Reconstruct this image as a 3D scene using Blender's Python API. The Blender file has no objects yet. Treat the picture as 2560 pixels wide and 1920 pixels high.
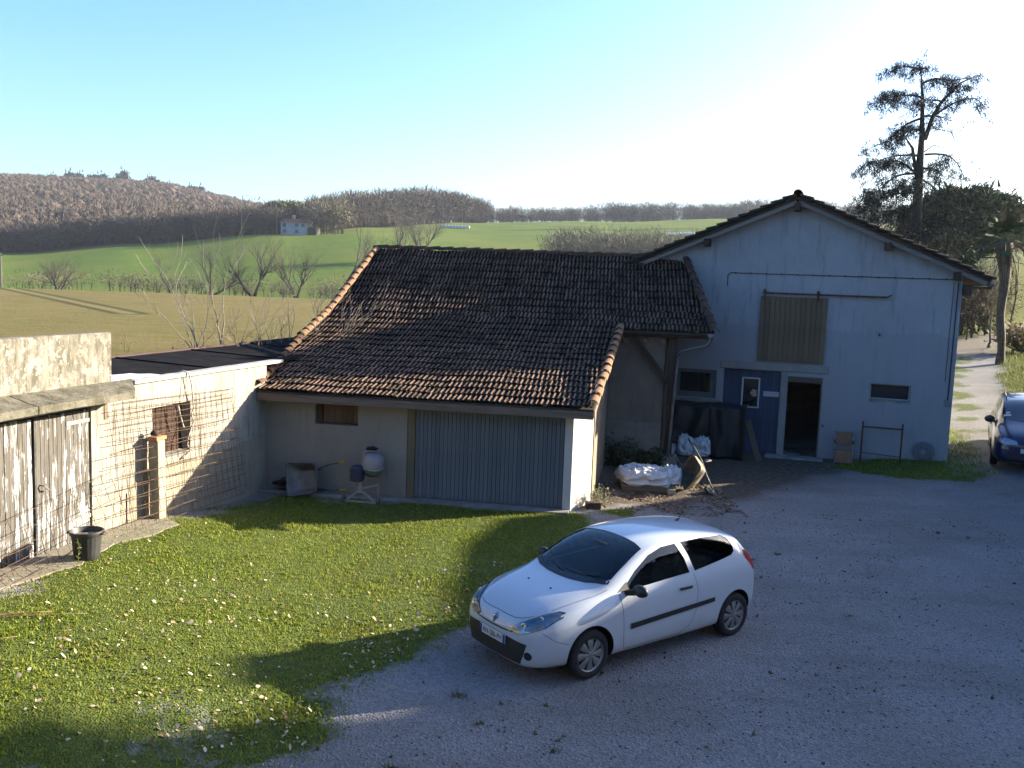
import bpy, bmesh, math, random
import numpy as np
from math import sin, cos, pi, radians, sqrt, atan2
from mathutils import Vector, Matrix, noise as mnoise
from mathutils.geometry import delaunay_2d_cdt
from mathutils.bvhtree import BVHTree

SC = bpy.context.scene
COL = SC.collection
random.seed(7)
RNG = np.random.default_rng(7)

# ------------------------------------------------------------------ camera
CAM_H = 4.7
PITCH, ROLL = radians(6.4), radians(2.1)
_f = Vector((0, cos(PITCH), -sin(PITCH))); _r = Vector((1, 0, 0)); _u = _r.cross(_f)
_r2 = _r*cos(ROLL)+_u*sin(ROLL); _u2 = -_r*sin(ROLL)+_u*cos(ROLL)
cd = bpy.data.cameras.new('camera'); cam = bpy.data.objects.new('camera', cd); COL.objects.link(cam)
cam.matrix_world = Matrix(((_r2.x, _u2.x, -_f.x, 0), (_r2.y, _u2.y, -_f.y, 0), (_r2.z, _u2.z, -_f.z, CAM_H), (0, 0, 0, 1)))
cd.sensor_width = 36; cd.lens = 2325/2560*36; cd.clip_start = .1; cd.clip_end = 6000
SC.camera = cam

# ------------------------------------------------------------------ sky and sun
SUN_AZ, SUN_EL = radians(22.0), radians(17.5)      # azimuth measured from +X towards +Y
TO_SUN = Vector((cos(SUN_AZ)*cos(SUN_EL), sin(SUN_AZ)*cos(SUN_EL), sin(SUN_EL)))
w = bpy.data.worlds.new('World'); SC.world = w; w.use_nodes = True
nt = w.node_tree; nt.nodes.clear()
sky = nt.nodes.new('ShaderNodeTexSky'); sky.sky_type = 'NISHITA'; sky.sun_disc = False
sky.sun_elevation = SUN_EL; sky.sun_rotation = pi/2-SUN_AZ
sky.altitude = 200; sky.air_density = 1.0; sky.dust_density = 3.0; sky.ozone_density = 3.0
bg = nt.nodes.new('ShaderNodeBackground'); bg.inputs[1].default_value = .078
out = nt.nodes.new('ShaderNodeOutputWorld')
wb_ = nt.nodes.new('ShaderNodeMix'); wb_.data_type = 'RGBA'; wb_.blend_type = 'MULTIPLY'; wb_.inputs[0].default_value = 1; wb_.inputs[7].default_value = (.93, .96, 1.07, 1)   # cool daylight white balance
hs_ = nt.nodes.new('ShaderNodeHueSaturation'); hs_.inputs['Saturation'].default_value = 1.24; nt.links.new(sky.outputs[0], hs_.inputs['Color']); nt.links.new(hs_.outputs[0], wb_.inputs[6]); nt.links.new(wb_.outputs[2], bg.inputs[0]); nt.links.new(bg.outputs[0], out.inputs[0])
sl = bpy.data.lights.new('sun', 'SUN'); sl.energy = 5.0; sl.angle = radians(.53); sl.color = (1, .88, .66)
so = bpy.data.objects.new('sun', sl); COL.objects.link(so); so.location = TO_SUN*200
so.rotation_euler = TO_SUN.to_track_quat('Z', 'Y').to_euler()
SC.view_settings.view_transform = 'Standard'; SC.view_settings.look = 'None'
SC.view_settings.gamma = 1; SC.view_settings.use_curve_mapping = False
SC.view_settings.exposure = 2.45
SC.cycles.max_bounces = 6; SC.cycles.transparent_max_bounces = 12

# ------------------------------------------------------------------ object helpers
def tag(o, label=None, cat=None, group=None, kind=None):
    if label: o['label'] = label
    if cat: o['category'] = cat
    if group: o['group'] = group
    if kind: o['kind'] = kind
    return o
def link(name, me, mat=None, parent=None):
    o = bpy.data.objects.new(name, me); COL.objects.link(o)
    if mat is not None and me is not None:
        for m in (mat if isinstance(mat, (list, tuple)) else [mat]): me.materials.append(m)
    if parent is not None: o.parent = parent
    return o
def thing(name, label, cat, loc=(0, 0, 0), rz=0, group=None, rot=None):
    o = bpy.data.objects.new(name, None); COL.objects.link(o); o.empty_display_size = .2
    o.location = loc; o.rotation_euler = rot or (0, 0, rz)
    return tag(o, label, cat, group)
def copy_tree(o, parent=None):
    c = o.copy(); COL.objects.link(c); c.parent = parent
    for ch in list(o.children): copy_tree(ch, c)
    return c
class MB:
    """collects vertices and faces for one mesh"""
    def __init__(s): s.v = []; s.f = []; s.m = []; s.mi = 0
    def add(s, vs, fs):
        b = len(s.v); s.v += [tuple(v) for v in vs]
        for f in fs: s.f.append([b+i for i in f]); s.m.append(s.mi)
        return s
    def box(s, a, b, M=None):
        x0, y0, z0 = a; x1, y1, z1 = b
        vs = [(x0, y0, z0), (x1, y0, z0), (x1, y1, z0), (x0, y1, z0), (x0, y0, z1), (x1, y0, z1), (x1, y1, z1), (x0, y1, z1)]
        if M is not None: vs = [M @ Vector(v) for v in vs]
        return s.add(vs, [(3, 2, 1, 0), (4, 5, 6, 7), (0, 1, 5, 4), (1, 2, 6, 5), (2, 3, 7, 6), (3, 0, 4, 7)])
    def bar(s, p, q, wd, ht, up=(0, 0, 1)):
        p = Vector(p); q = Vector(q); d = (q-p); L = d.length; d.normalize()
        u = Vector(up); x = d.cross(u)
        if x.length < 1e-4: x = d.cross(Vector((0, 1, 0)))
        x.normalize(); y = x.cross(d)
        M = Matrix(((x.x, d.x, y.x, p.x), (x.y, d.y, y.y, p.y), (x.z, d.z, y.z, p.z), (0, 0, 0, 1)))
        return s.box((-wd/2, 0, -ht/2), (wd/2, L, ht/2), M)
    def tube(s, pts, r, n=6, cap=True):
        pts = [Vector(p) for p in pts]; k = len(pts)
        rs = r if hasattr(r, '__len__') else [r]*k
        vs = []; x = None
        for i, p in enumerate(pts):
            d = (pts[min(i+1, k-1)]-pts[max(i-1, 0)])
            if d.length < 1e-9: d = Vector((0, 0, 1))
            d.normalize()
            if x is None:
                a = Vector((0, 0, 1)) if abs(d.z) < .9 else Vector((1, 0, 0))
                x = d.cross(a).normalized()
            else:
                x = (x-d*x.dot(d))
                x = x.normalized() if x.length > 1e-6 else d.orthogonal().normalized()
            y = d.cross(x)
            for j in range(n):
                t = 2*pi*j/n; vs.append(p+(x*cos(t)+y*sin(t))*rs[i])
        fs = []
        for i in range(k-1):
            for j in range(n):
                j2 = (j+1) % n; fs.append((i*n+j, i*n+j2, (i+1)*n+j2, (i+1)*n+j))
        if cap: fs.append(tuple(range(n-1, -1, -1))); fs.append(tuple((k-1)*n+j for j in range(n)))
        return s.add(vs, fs)
    def lathe(s, prof, n=24, M=None, close=False):
        vs = []; k = len(prof)
        for (r, z) in prof:
            for j in range(n):
                t = 2*pi*j/n; v = Vector((r*cos(t), r*sin(t), z)); vs.append(M @ v if M is not None else v)
        fs = []
        for i in range(k-1 if not close else k):
            i2 = (i+1) % k
            for j in range(n):
                j2 = (j+1) % n; fs.append((i*n+j, i*n+j2, i2*n+j2, i2*n+j))
        return s.add(vs, fs)
    def prism(s, poly, h0, h1, M=None):
        """poly in xy, extruded along z"""
        n = len(poly)
        vs = [Vector((x, y, h0)) for x, y in poly]+[Vector((x, y, h1)) for x, y in poly]
        if M is not None: vs = [M @ v for v in vs]
        fs = [tuple(range(n-1, -1, -1)), tuple(range(n, 2*n))]
        for i in range(n): j = (i+1) % n; fs.append((i, j, n+j, n+i))
        return s.add(vs, fs)
    def blob(s, c, r, seed=0, n=2, amp=.25, sq=(1, 1, 1), fr=1.2):
        bm = bmesh.new(); bmesh.ops.create_icosphere(bm, subdivisions=n, radius=1)
        vs = []
        for v in bm.verts:
            d = v.co.normalized(); k = 1+amp*mnoise.noise(d*fr+Vector((seed*7.3, seed*1.7, 3.1)))
            vs.append((c[0]+d.x*r*k*sq[0], c[1]+d.y*r*k*sq[1], c[2]+d.z*r*k*sq[2]))
        fs = [[v.index for v in f.verts] for f in bm.faces]; bm.free()
        return s.add(vs, fs)
    def mesh(s, smooth=False, sharp=None):
        me = bpy.data.meshes.new('m'); me.from_pydata(s.v, [], s.f)
        if any(s.m): me.polygons.foreach_set('material_index', s.m)
        if smooth: shade(me, sharp)
        me.update(); return me
    def build(s, name, mat, parent=None, smooth=False, sharp=None):
        return link(name, s.mesh(smooth, sharp), mat, parent)
def shade(me, sharp=None):
    me.polygons.foreach_set('use_smooth', [True]*len(me.polygons))
    if sharp:
        bm = bmesh.new(); bm.from_mesh(me)
        bmesh.ops.remove_doubles(bm, verts=bm.verts, dist=1e-5)
        bm.normal_update()
        for e in bm.edges:
            if len(e.link_faces) == 2 and e.calc_face_angle(0) > radians(sharp): e.smooth = False
        bm.to_mesh(me); bm.free()
def bevel(me, w=.01, seg=1, ang=40):
    bm = bmesh.new(); bm.from_mesh(me)
    bmesh.ops.remove_doubles(bm, verts=bm.verts, dist=1e-5)
    es = [e for e in bm.edges if len(e.link_faces) == 2 and e.calc_face_angle(0) > radians(ang)]
    bmesh.ops.bevel(bm, geom=es, offset=w, segments=seg, affect='EDGES', profile=.5)
    bm.to_mesh(me); bm.free(); return me
def npmesh(name, V, F, mat, parent=None, smooth=False, attrs=None):
    """numpy vertices and equal-sized faces -> one mesh object"""
    V = np.asarray(V, np.float32); F = np.asarray(F, np.int32)
    me = bpy.data.meshes.new('m'); n = len(F); k = F.shape[1]
    me.vertices.add(len(V)); me.vertices.foreach_set('co', V.ravel())
    me.loops.add(n*k); me.loops.foreach_set('vertex_index', F.ravel())
    me.polygons.add(n); me.polygons.foreach_set('loop_start', np.arange(n, dtype=np.int32)*k)
    if smooth: me.polygons.foreach_set('use_smooth', np.ones(n, bool))
    me.update(calc_edges=True)
    for an, arr in (attrs or {}).items():
        a = me.attributes.new(an, 'FLOAT', 'POINT'); a.data.foreach_set('value', np.asarray(arr, np.float32))
    return link(name, me, mat, parent)
def frame(o, ang, z=0):
    c, s_ = cos(ang), sin(ang)
    return Matrix(((c, -s_, 0, o[0]), (s_, c, 0, o[1]), (0, 0, 1, z), (0, 0, 0, 1)))

# ------------------------------------------------------------------ material helpers
ALB = .66      # overall reflectance of the matt materials
def _c(c): return tuple(x*ALB for x in c)
class NT:
    def __init__(s, name):
        s.m = bpy.data.materials.new(name); s.m.use_nodes = True; s.t = s.m.node_tree
        s.p = s.t.nodes['Principled BSDF']; s.o = s.t.nodes['Material Output']; s._pos = None
    def n(s, typ, **kw):
        nd = s.t.nodes.new(typ)
        for k, v in kw.items(): setattr(nd, k, v)
        return nd
    def l(s, a, b): s.t.links.new(a, b)
    def pos(s, scale=(1, 1, 1), obj=False, loc=(0, 0, 0)):
        if obj: src = s.n('ShaderNodeTexCoord').outputs['Object']
        else: src = s.n('ShaderNodeNewGeometry').outputs['Position']
        mp = s.n('ShaderNodeMapping'); mp.inputs['Scale'].default_value = scale; mp.inputs['Location'].default_value = loc
        s.l(src, mp.inputs[0]); return mp.outputs[0]
    def noise(s, vec, scale=1, detail=4, rough=.6, dist=0):
        nd = s.n('ShaderNodeTexNoise'); nd.inputs['Scale'].default_value = scale; nd.inputs['Detail'].default_value = detail
        nd.inputs['Roughness'].default_value = rough; nd.inputs['Distortion'].default_value = dist
        s.l(vec, nd.inputs['Vector']); return nd.outputs[0]
    def vor(s, vec, scale=1, feat='F1', outp='Distance'):
        nd = s.n('ShaderNodeTexVoronoi'); nd.feature = feat; nd.inputs['Scale'].default_value = scale
        s.l(vec, nd.inputs['Vector']); return nd.outputs[outp]
    def ramp(s, fac, stops, interp='LINEAR'):
        nd = s.n('ShaderNodeValToRGB'); nd.color_ramp.interpolation = interp; e = nd.color_ramp.elements
        while len(e) < len(stops): e.new(.5)
        for i, (p, c) in enumerate(stops):
            e[i].position = p; e[i].color = (c, c, c, 1) if isinstance(c, (int, float)) else (*_c(c), 1)
        s.l(fac, nd.inputs[0]); return nd.outputs[0]
    def mix(s, fac, a, b, mode='MIX'):
        nd = s.n('ShaderNodeMix', data_type='RGBA', blend_type=mode)
        for sock, v in ((nd.inputs[0], fac), (nd.inputs[6], a), (nd.inputs[7], b)):
            if hasattr(v, 'links'): s.l(v, sock)
            elif isinstance(v, (int, float)): sock.default_value = v if sock == nd.inputs[0] else (v, v, v, 1)
            else: sock.default_value = (*_c(v), 1)
        return nd.outputs[2]
    def math(s, op, a, b=0, c=None):
        nd = s.n('ShaderNodeMath', operation=op)
        for i, v in enumerate((a, b) if c is None else (a, b, c)):
            if hasattr(v, 'links'): s.l(v, nd.inputs[i])
            else: nd.inputs[i].default_value = v
        return nd.outputs[0]
    def attr(s, name): nd = s.n('ShaderNodeAttribute', attribute_name=name); return nd.outputs['Fac']
    def rand(s): return s.n('ShaderNodeObjectInfo').outputs['Random']
    def isl(s): return s.n('ShaderNodeNewGeometry').outputs['Random Per Island']
    def z(s):
        sp = s.n('ShaderNodeSeparateXYZ'); s.l(s.n('ShaderNodeNewGeometry').outputs['Position'], sp.inputs[0]); return sp.outputs[2]
    def bump(s, h, strength=.5, dist=.02):
        nd = s.n('ShaderNodeBump'); nd.inputs['Strength'].default_value = strength; nd.inputs['Distance'].default_value = dist
        s.l(h, nd.inputs['Height']); s.l(nd.outputs[0], s.p.inputs['Normal'])
    def fin(s, col=None, rough=.85, metal=0, spec=.3):
        if col is not None:
            if hasattr(col, 'links'): s.l(col, s.p.inputs['Base Color'])
            else: s.p.inputs['Base Color'].default_value = (*col, 1)
        if hasattr(rough, 'links'): s.l(rough, s.p.inputs['Roughness'])
        else: s.p.inputs['Roughness'].default_value = rough
        s.p.inputs['Metallic'].default_value = metal; s.p.inputs['Specular IOR Level'].default_value = spec
        return s.m
def simple(name, a, b=None, scale=6, rough=.8, metal=0, bump=.0, stretch=(1, 1, 1), spec=.3, obj=False, vary=0, detail=5, mid=(.35, .65)):
    t = NT(name); b = b or a
    nz = t.noise(t.pos(stretch, obj), scale, detail, .65)
    c = t.ramp(nz, [(mid[0], a), (mid[1], b)])
    if vary: c = t.mix(1.0, c, t.ramp(t.rand(), [(0, 1-vary), (1, 1+vary)]), 'MULTIPLY')
    if bump: t.bump(nz, bump, .02)
    return t.fin(c, rough, metal, spec)
def smooth(a, b, x):
    t = min(1, max(0, (x-a)/(b-a))); return t*t*(3-2*t)
def npsmooth(a, b, x):
    t = np.clip((x-a)/(b-a), 0, 1); return t*t*(3-2*t)
# ------------------------------------------------------------------ terrain functions
_LAT = np.random.default_rng(3).random((256, 256))
def vnoise(x, y, sc=1.0):
    x = np.asarray(x, float)*sc+100.37; y = np.asarray(y, float)*sc+57.91
    xi = np.floor(x).astype(int); yi = np.floor(y).astype(int); fx = x-xi; fy = y-yi
    fx = fx*fx*(3-2*fx); fy = fy*fy*(3-2*fy)
    g = lambda a, b: _LAT[a % 256, b % 256]
    return (g(xi, yi)*(1-fx)+g(xi+1, yi)*fx)*(1-fy)+(g(xi, yi+1)*(1-fx)+g(xi+1, yi+1)*fx)*fy
def fbm(x, y, sc=1.0, o=4):
    r = 0; a = .5; tot = 0
    for i in range(o): r = r+a*vnoise(x, y, sc*2**i); tot += a; a *= .5
    return r/tot
def gz(x, y):
    """height of the yard and the ground near it"""
    x = np.asarray(x, float); y = np.asarray(y, float)
    left = .35*npsmooth(2.0, 6.2, -x)*npsmooth(18.8, 15.4, y)
    t = (x-9)*.6+(y-22)*.4
    fac = npsmooth(.24, .40, x/np.maximum(y, 6))
    right = fac*.1*np.maximum(0, t-.2)*npsmooth(0, 2.5, t)
    return left+right*np.clip(1-(np.maximum(x, y)-60)/200, .3, 1)
# control columns in X/Y, rows in depth Y -> height
_DEP = np.array([43, 70, 110, 165, 180, 200, 260, 340, 420, 520, 600, 760, 920, 1050, 1400, 3000.])
_QC = np.array([-1.6, -.8, -.551, -.40, -.25, -.16, -.06, .09, .23, .40, .52, .8, 1.6])
_TZ = np.array([
 # 43   70  110  165  180  200  260  340  420  520  600  760  920 1050 1400 3000
 [0,    0,   0,   0, -.5,  -2,   0,   5,  14,  28,  40,  66,  88,  90,  60,  0],
 [0,    0,   0,   0, -.5,  -2,   1,   7,  18,  32,  45,  70,  90,  92,  60,  0],
 [0,    0,   0,   0, -.5,  -2,   2,   8,  18,  31,  43,  64,  80,  80,  50,  0],
 [0,    0,   0,   .1, -.4, -2,   4,  12,  20,  31,  41,  61,  78,  79,  50,  0],
 [0,    0,   0,   .1, -.4, -2,   6,  17,  21,  26,  32,  46,  59,  61,  45,  0],
 [0,    0,   0,   .1, -.4, -2,   7,  18.5, 25, 30,  31,  31,  32,  32,  24,  0],
 [0,    0,   0,   .1, -.4, -2,   7,  17.5, 25.5, 34, 36,  36,  36,  36,  34,  0],
 [0,    0,   0,   0, -.4,  -2,   6,  17,  27,  38,  41,  42,  42,  42,  38,  0],
 [0,    0,   0,   0, -.4,  -2,   6,  18,  29,  41,  45,  46,  46,  46,  40,  0],
 [1.4,  2,  4,   7,  8,   9,  13,  21,  31,  42,  47,  48,  48,  48,  40,  0],
 [1.9, 3.2,  7, 12.5, 13, 13.5, 16, 22,  28,  32,  34,  36,  36,  36,  30,  0],
 [1.9, 3.2,  7, 12,  13,  13.5, 16, 22,  28,  32,  34,  36,  36,  36,  30,  0],
 [1.9, 3.2,  7, 12,  13,  13.5, 16, 22,  28,  32,  34,  36,  36,  36,  30,  0]], float)
def tz(x, y):
    x = np.asarray(x, float); y = np.maximum(np.asarray(y, float), 1.)
    q = np.clip(x/y, -1.6, 1.6); ld = np.log(np.clip(y, 43, 3000)); LD = np.log(_DEP)
    i = np.clip(np.searchsorted(_QC, q)-1, 0, len(_QC)-2); fq = (q-_QC[i])/(_QC[i+1]-_QC[i]); fq = fq*fq*(3-2*fq)
    j = np.clip(np.searchsorted(LD, ld)-1, 0, len(LD)-2); fd = (ld-LD[j])/(LD[j+1]-LD[j])
    a = _TZ[i, j]*(1-fq)+_TZ[i+1, j]*fq; b = _TZ[i, j+1]*(1-fq)+_TZ[i+1, j+1]*fq
    far = a*(1-fd)+b*fd+(fbm(x, y, .012, 3)-.5)*np.clip((y-200)/60, 0, 4)
    k = npsmooth(45, 70, y)
    return gz(x, y)*(1-k)+far*k
def pdist(P, poly):
    """signed distance (inside > 0) of points to a polygon"""
    P = np.asarray(P, float); poly = np.asarray(poly, float); d = np.full(len(P), 1e9); ins = np.zeros(len(P), bool)
    for a, b in zip(poly, np.roll(poly, -1, 0)):
        e = b-a; w_ = P-a; t = np.clip((w_@e)/(e@e), 0, 1); d = np.minimum(d, np.linalg.norm(w_-t[:, None]*e, axis=1))
        c = (a[1] > P[:, 1]) != (b[1] > P[:, 1])
        with np.errstate(divide='ignore', invalid='ignore'):
            xx = (b[0]-a[0])*(P[:, 1]-a[1])/(b[1]-a[1])+a[0]
        ins ^= c & (P[:, 0] < xx)
    return np.where(ins, d, -d)
LAWN = [(1.45, 18.75), (1.7, 17.4), (1.3, 15.9), (.6, 14.3), (-.1, 12.9), (-.65, 11.9), (-1.0, 11.2), (-1.5, 10.2), (-1.8, 9.4), (-2.0, 8.4), (-2.1, 6.0), (-3.5, 4), (-10, 3), (-8.4, 8.2), (-6.2, 14.6), (-5.6, 16.8), (-4.9, 18.4), (-4.6, 19.0)]
PATCHES = [[(1.6, 18.7), (2.4, 18.4), (3.4, 18.9), (2.6, 19.3)],
           [(8.9, 25.0), (8.8, 24.4), (10, 23.3), (11.5, 22.3), (12.6, 23.4), (13.2, 25.5), (14.2, 30), (12.2, 26)],
           [(16.6, 30), (20, 38), (26, 50), (60, 50), (60, 20), (24, 24), (17, 26)],
           [(13, 33), (16, 38), (20, 46), (14, 46), (10, 38)],
           [(-60, 50), (-8.2, 50), (-7.2, 27), (-8.6, 20.5), (-13, 3), (-60, 3)],
           [(-8, 30), (9.5, 33), (12, 50), (-8, 50)]]
DIRT = [(1.7, 18.9), (3.2, 19.2), (4.8, 20.2), (6.6, 21.3), (8.2, 22.7), (9.2, 24.0), (9, 27), (1.5, 27)]
TRACK = np.array([(11.5, 21), (13.6, 26), (15.2, 31), (17.3, 36), (19.6, 41), (22.3, 46), (26, 52), (33, 60), (44, 68)], float)
def trackd(x, y):
    P = np.stack([np.ravel(x), np.ravel(y)], 1); d = np.full(len(P), 1e9)
    for a, b in zip(TRACK[:-1], TRACK[1:]):
        e = b-a; t = np.clip(((P-a)@e)/(e@e), 0, 1); d = np.minimum(d, np.linalg.norm(P-a-t[:, None]*e, axis=1))
    return d
def lawn_mask(x, y):
    P = np.stack([x, y], 1)
    wob = (fbm(x, y, .9, 3)-.5)*1.3
    m = npsmooth(-.55, .75, pdist(P, LAWN)+wob*1.3+(fbm(x, y, 3.0, 3)-.5)*.9)
    # thin, gravelly lawn near the house
    thin = npsmooth(11.4, 8.6, y)*npsmooth(.42, .62, fbm(x+9, y, .8, 4))
    m = m*(1-.45*thin)
    for pl in PATCHES: m = np.maximum(m, npsmooth(-.3, .5, pdist(P, pl)+wob*.8))
    return m
def dirt_mask(x, y):
    return npsmooth(-.3, .6, pdist(np.stack([x, y], 1), DIRT)+(fbm(x, y, .7, 3)-.5)*1.6)

# ------------------------------------------------------------------ ground materials
def mat_yard():
    t = NT('yard ground'); P = t.pos()
    fine = t.noise(P, 55, 3, .7); cell = t.vor(P, 38, 'F1', 'Color'); big = t.noise(P, .55, 4, .6); mid = t.noise(P, 4, 4, .6)
    sep = t.n('ShaderNodeSeparateColor'); t.l(cell, sep.inputs[0])
    g = t.ramp(sep.outputs[0], [(0, (.15, .144, .146)), (.45, (.285, .277, .28)), (1, (.45, .44, .44))])
    g = t.mix(.55, g, t.ramp(fine, [(.3, (.138, .133, .135)), (.7, (.405, .395, .395))]))
    g = t.mix(t.ramp(t.noise(t.pos((.35, 1.0, 1)), .8, 5, .65), [(.45, 0), (.75, .55)]), g, (.13, .118, .10))
    g = t.mix(t.ramp(big, [(.4, 0), (.75, .45)]), g, (.17, .15, .125))
    spots = t.ramp(t.noise(P, 2.6, 5, .7), [(.66, 0), (.72, .8)])
    g = t.mix(spots, g, (.06, .055, .035))
    d = t.ramp(t.noise(P, 7, 6, .75), [(.3, (.055, .045, .035)), (.55, (.15, .12, .09)), (.75, (.30, .26, .22))])
    so_ = t.ramp(t.noise(P, 9, 5, .7), [(.3, (.05, .07, .014)), (.6, (.11, .145, .026)), (.8, (.2, .18, .07))])
    edge = t.math('ADD', t.attr('lawn'), t.math('MULTIPLY', t.math('SUBTRACT', mid, .5), .8))
    c = t.mix(t.attr('dirt'), g, d)
    c = t.mix(t.ramp(edge, [(.35, 0), (.62, 1)]), c, so_)
    h = t.math('ADD', t.vor(P, 38), t.math('MULTIPLY', fine, .6))
    t.bump(h, .9, .022)
    return t.fin(c, .95, spec=.15)
def mat_terrain():
    t = NT('fields'); P = t.pos()
    n1 = t.noise(P, .035, 6, .65); n2 = t.noise(P, .35, 5, .7); n3 = t.noise(t.pos((.25, 1.6, 1)), .6, 4, .6)
    tan = t.ramp(n2, [(.3, (.15, .115, .042)), (.55, (.215, .17, .066)), (.75, (.28, .23, .11))])
    tan = t.mix(t.ramp(n1, [(.4, 0), (.65, .7)]), tan, (.16, .165, .055))
    tan = t.mix(t.ramp(n3, [(.48, 0), (.66, .6)]), tan, (.115, .095, .045)); tan = t.mix(t.ramp(t.noise(P, .06, 5, .7, .6), [(.45, 0), (.6, .65)]), tan, (.215, .172, .078)); tan = t.mix(t.attr('mown'), tan, (.30, .26, .13)); tan = t.mix(t.attr('ditch'), tan, (.06, .06, .025))
    grn = t.ramp(n2, [(.3, (.085, .145, .024)), (.6, (.12, .18, .034)), (.8, (.17, .205, .055))])
    grn = t.mix(t.ramp(n1, [(.42, 0), (.62, .8)]), grn, (.16, .185, .04))
    wd = t.ramp(n2, [(.3, (.05, .042, .035)), (.7, (.11, .09, .07))])
    c = t.mix(t.attr('green'), tan, grn); c = t.mix(t.attr('dark'), c, (.03, .055, .02)); c = t.mix(t.attr('wood'), c, wd)
    c = t.mix(t.attr('track'), c, (.26, .23, .19))
    t.bump(t.noise(P, 2.2, 6, .8), .8, .25)
    return t.fin(c, 1, spec=.05)

# ------------------------------------------------------------------ ground sheets
def build_ground():
    def lines(a, b, c, d, fine, coarse):
        return np.unique(np.round(np.concatenate([np.arange(a, b, coarse), np.arange(b, c, fine), np.arange(c, d+.01, coarse)]), 4))
    xs = lines(-60, -9, 14, 60, .16, 1.0); ys = lines(-30, 5, 28, 46, .16, .6)
    X, Y = np.meshgrid(xs, ys, indexing='ij'); x, y = X.ravel(), Y.ravel()
    lm = lawn_mask(x, y); dm = dirt_mask(x, y)
    td = trackd(x, y); tm = npsmooth(1.55, .9, td+(fbm(x, y, .8, 3)-.5)*.9)*npsmooth(22, 25, y)
    lm = np.maximum(lm*(1-tm), npsmooth(.5, .1, td+(fbm(x, y, 1.3, 3)-.5)*.9)*.9*npsmooth(26, 29, y)); rut = -.03*npsmooth(.45, .0, np.abs(td-.75))*tm
    z = gz(x, y)+(fbm(x, y, 1.1, 3)-.5)*.035+lm*.015+rut
    z += np.where((x > 1.7) & (x < 4.8) & (y > 18.7) & (y < 21.5), (fbm(x, y, 3.2, 3)-.45)*.16, 0)
    n0, n1 = X.shape; idx = np.arange(n0*n1).reshape(n0, n1)
    F = np.stack([idx[:-1, :-1], idx[1:, :-1], idx[1:, 1:], idx[:-1, 1:]], -1).reshape(-1, 4)
    o = npmesh('yard_ground', np.stack([x, y, z], 1), F, mat_yard(), smooth=True, attrs={'lawn': lm, 'dirt': dm})
    tag(o, 'gravel farmyard with a lawn on the left and bare earth by the barn', 'ground', kind='structure')
    q = np.concatenate([np.linspace(-1.6, -.62, 24), np.linspace(-.6, .62, 330), np.linspace(.64, 1.6, 24)])
    dd = np.concatenate([np.geomspace(43, 160, 110), np.geomspace(161.5, 620, 170), np.geomspace(630, 3000, 60)])
    Q, D = np.meshgrid(q, dd, indexing='ij'); x = (Q*D).ravel(); y = D.ravel(); qf = Q.ravel()
    z = tz(x, y)-.06*npsmooth(50, 45, y)
    wob = (fbm(x, y, .02, 3)-.5)*14
    gre = npsmooth(174, 178, y+wob*.25)*(1-npsmooth(.30, .40, qf))
    gre = np.maximum(gre, .55*npsmooth(.3, .4, qf))
    edge = np.interp(qf, [-1.6, -.551, -.40, -.25, -.2, -.13, -.05, .09, .23, .4], [330, 332, 342, 348, 400, 440, 520, 556, 566, 620])
    wd = npsmooth(-2, 4, y-edge)*(1-npsmooth(.36, .44, qf))
    dk = npsmooth(4.5, 1.5, np.abs(y-430-(fbm(x, y, .01, 2)-.5)*30))*npsmooth(-.035, -.01, qf)*npsmooth(.24, .2, qf)*.8
    tm = npsmooth(1.9, .8, trackd(x, y))*(y < 75)
    # a mown line across the stubble field
    A = np.array([-92, 168.]); B = np.array([-38, 92.]); e = B-A; Pq = np.stack([x, y], 1); tt = np.clip(((Pq-A)@e)/(e@e), 0, 1)
    dl = np.linalg.norm(Pq-A-tt[:, None]*e, axis=1); A2 = np.array([-45, 62.]); B2 = np.array([6, 102.]); e2 = B2-A2; t2 = np.clip(((Pq-A2)@e2)/(e2@e2), 0, 1); dl2 = np.linalg.norm(Pq-A2-t2[:, None]*e2, axis=1)
    n0, n1 = Q.shape; idx = np.arange(n0*n1).reshape(n0, n1)
    F = np.stack([idx[:-1, :-1], idx[1:, :-1], idx[1:, 1:], idx[:-1, 1:]], -1).reshape(-1, 4)
    o = npmesh('terrain', np.stack([x, y, z], 1), F, mat_terrain(), smooth=True, attrs={'green': gre, 'wood': wd, 'dark': dk, 'track': tm, 'mown': npsmooth(.8, .2, dl)*.4, 'ditch': npsmooth(.8, .2, np.abs(dl-1.4))*(y < 175)})
    tag(o, 'fields and wooded hills rising behind the farm', 'terrain', kind='structure')
    m = MB(); S = 5000; m.add([(-S, -S, -3), (S, -S, -3), (S, S, -3), (-S, S, -3)], [(0, 1, 2, 3)])
    o = m.build('ground', simple('far earth', (.12, .12, .06), (.2, .17, .09), .02, 1)); tag(o, 'open country stretching to the horizon', 'ground', kind='structure')
build_ground()

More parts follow.
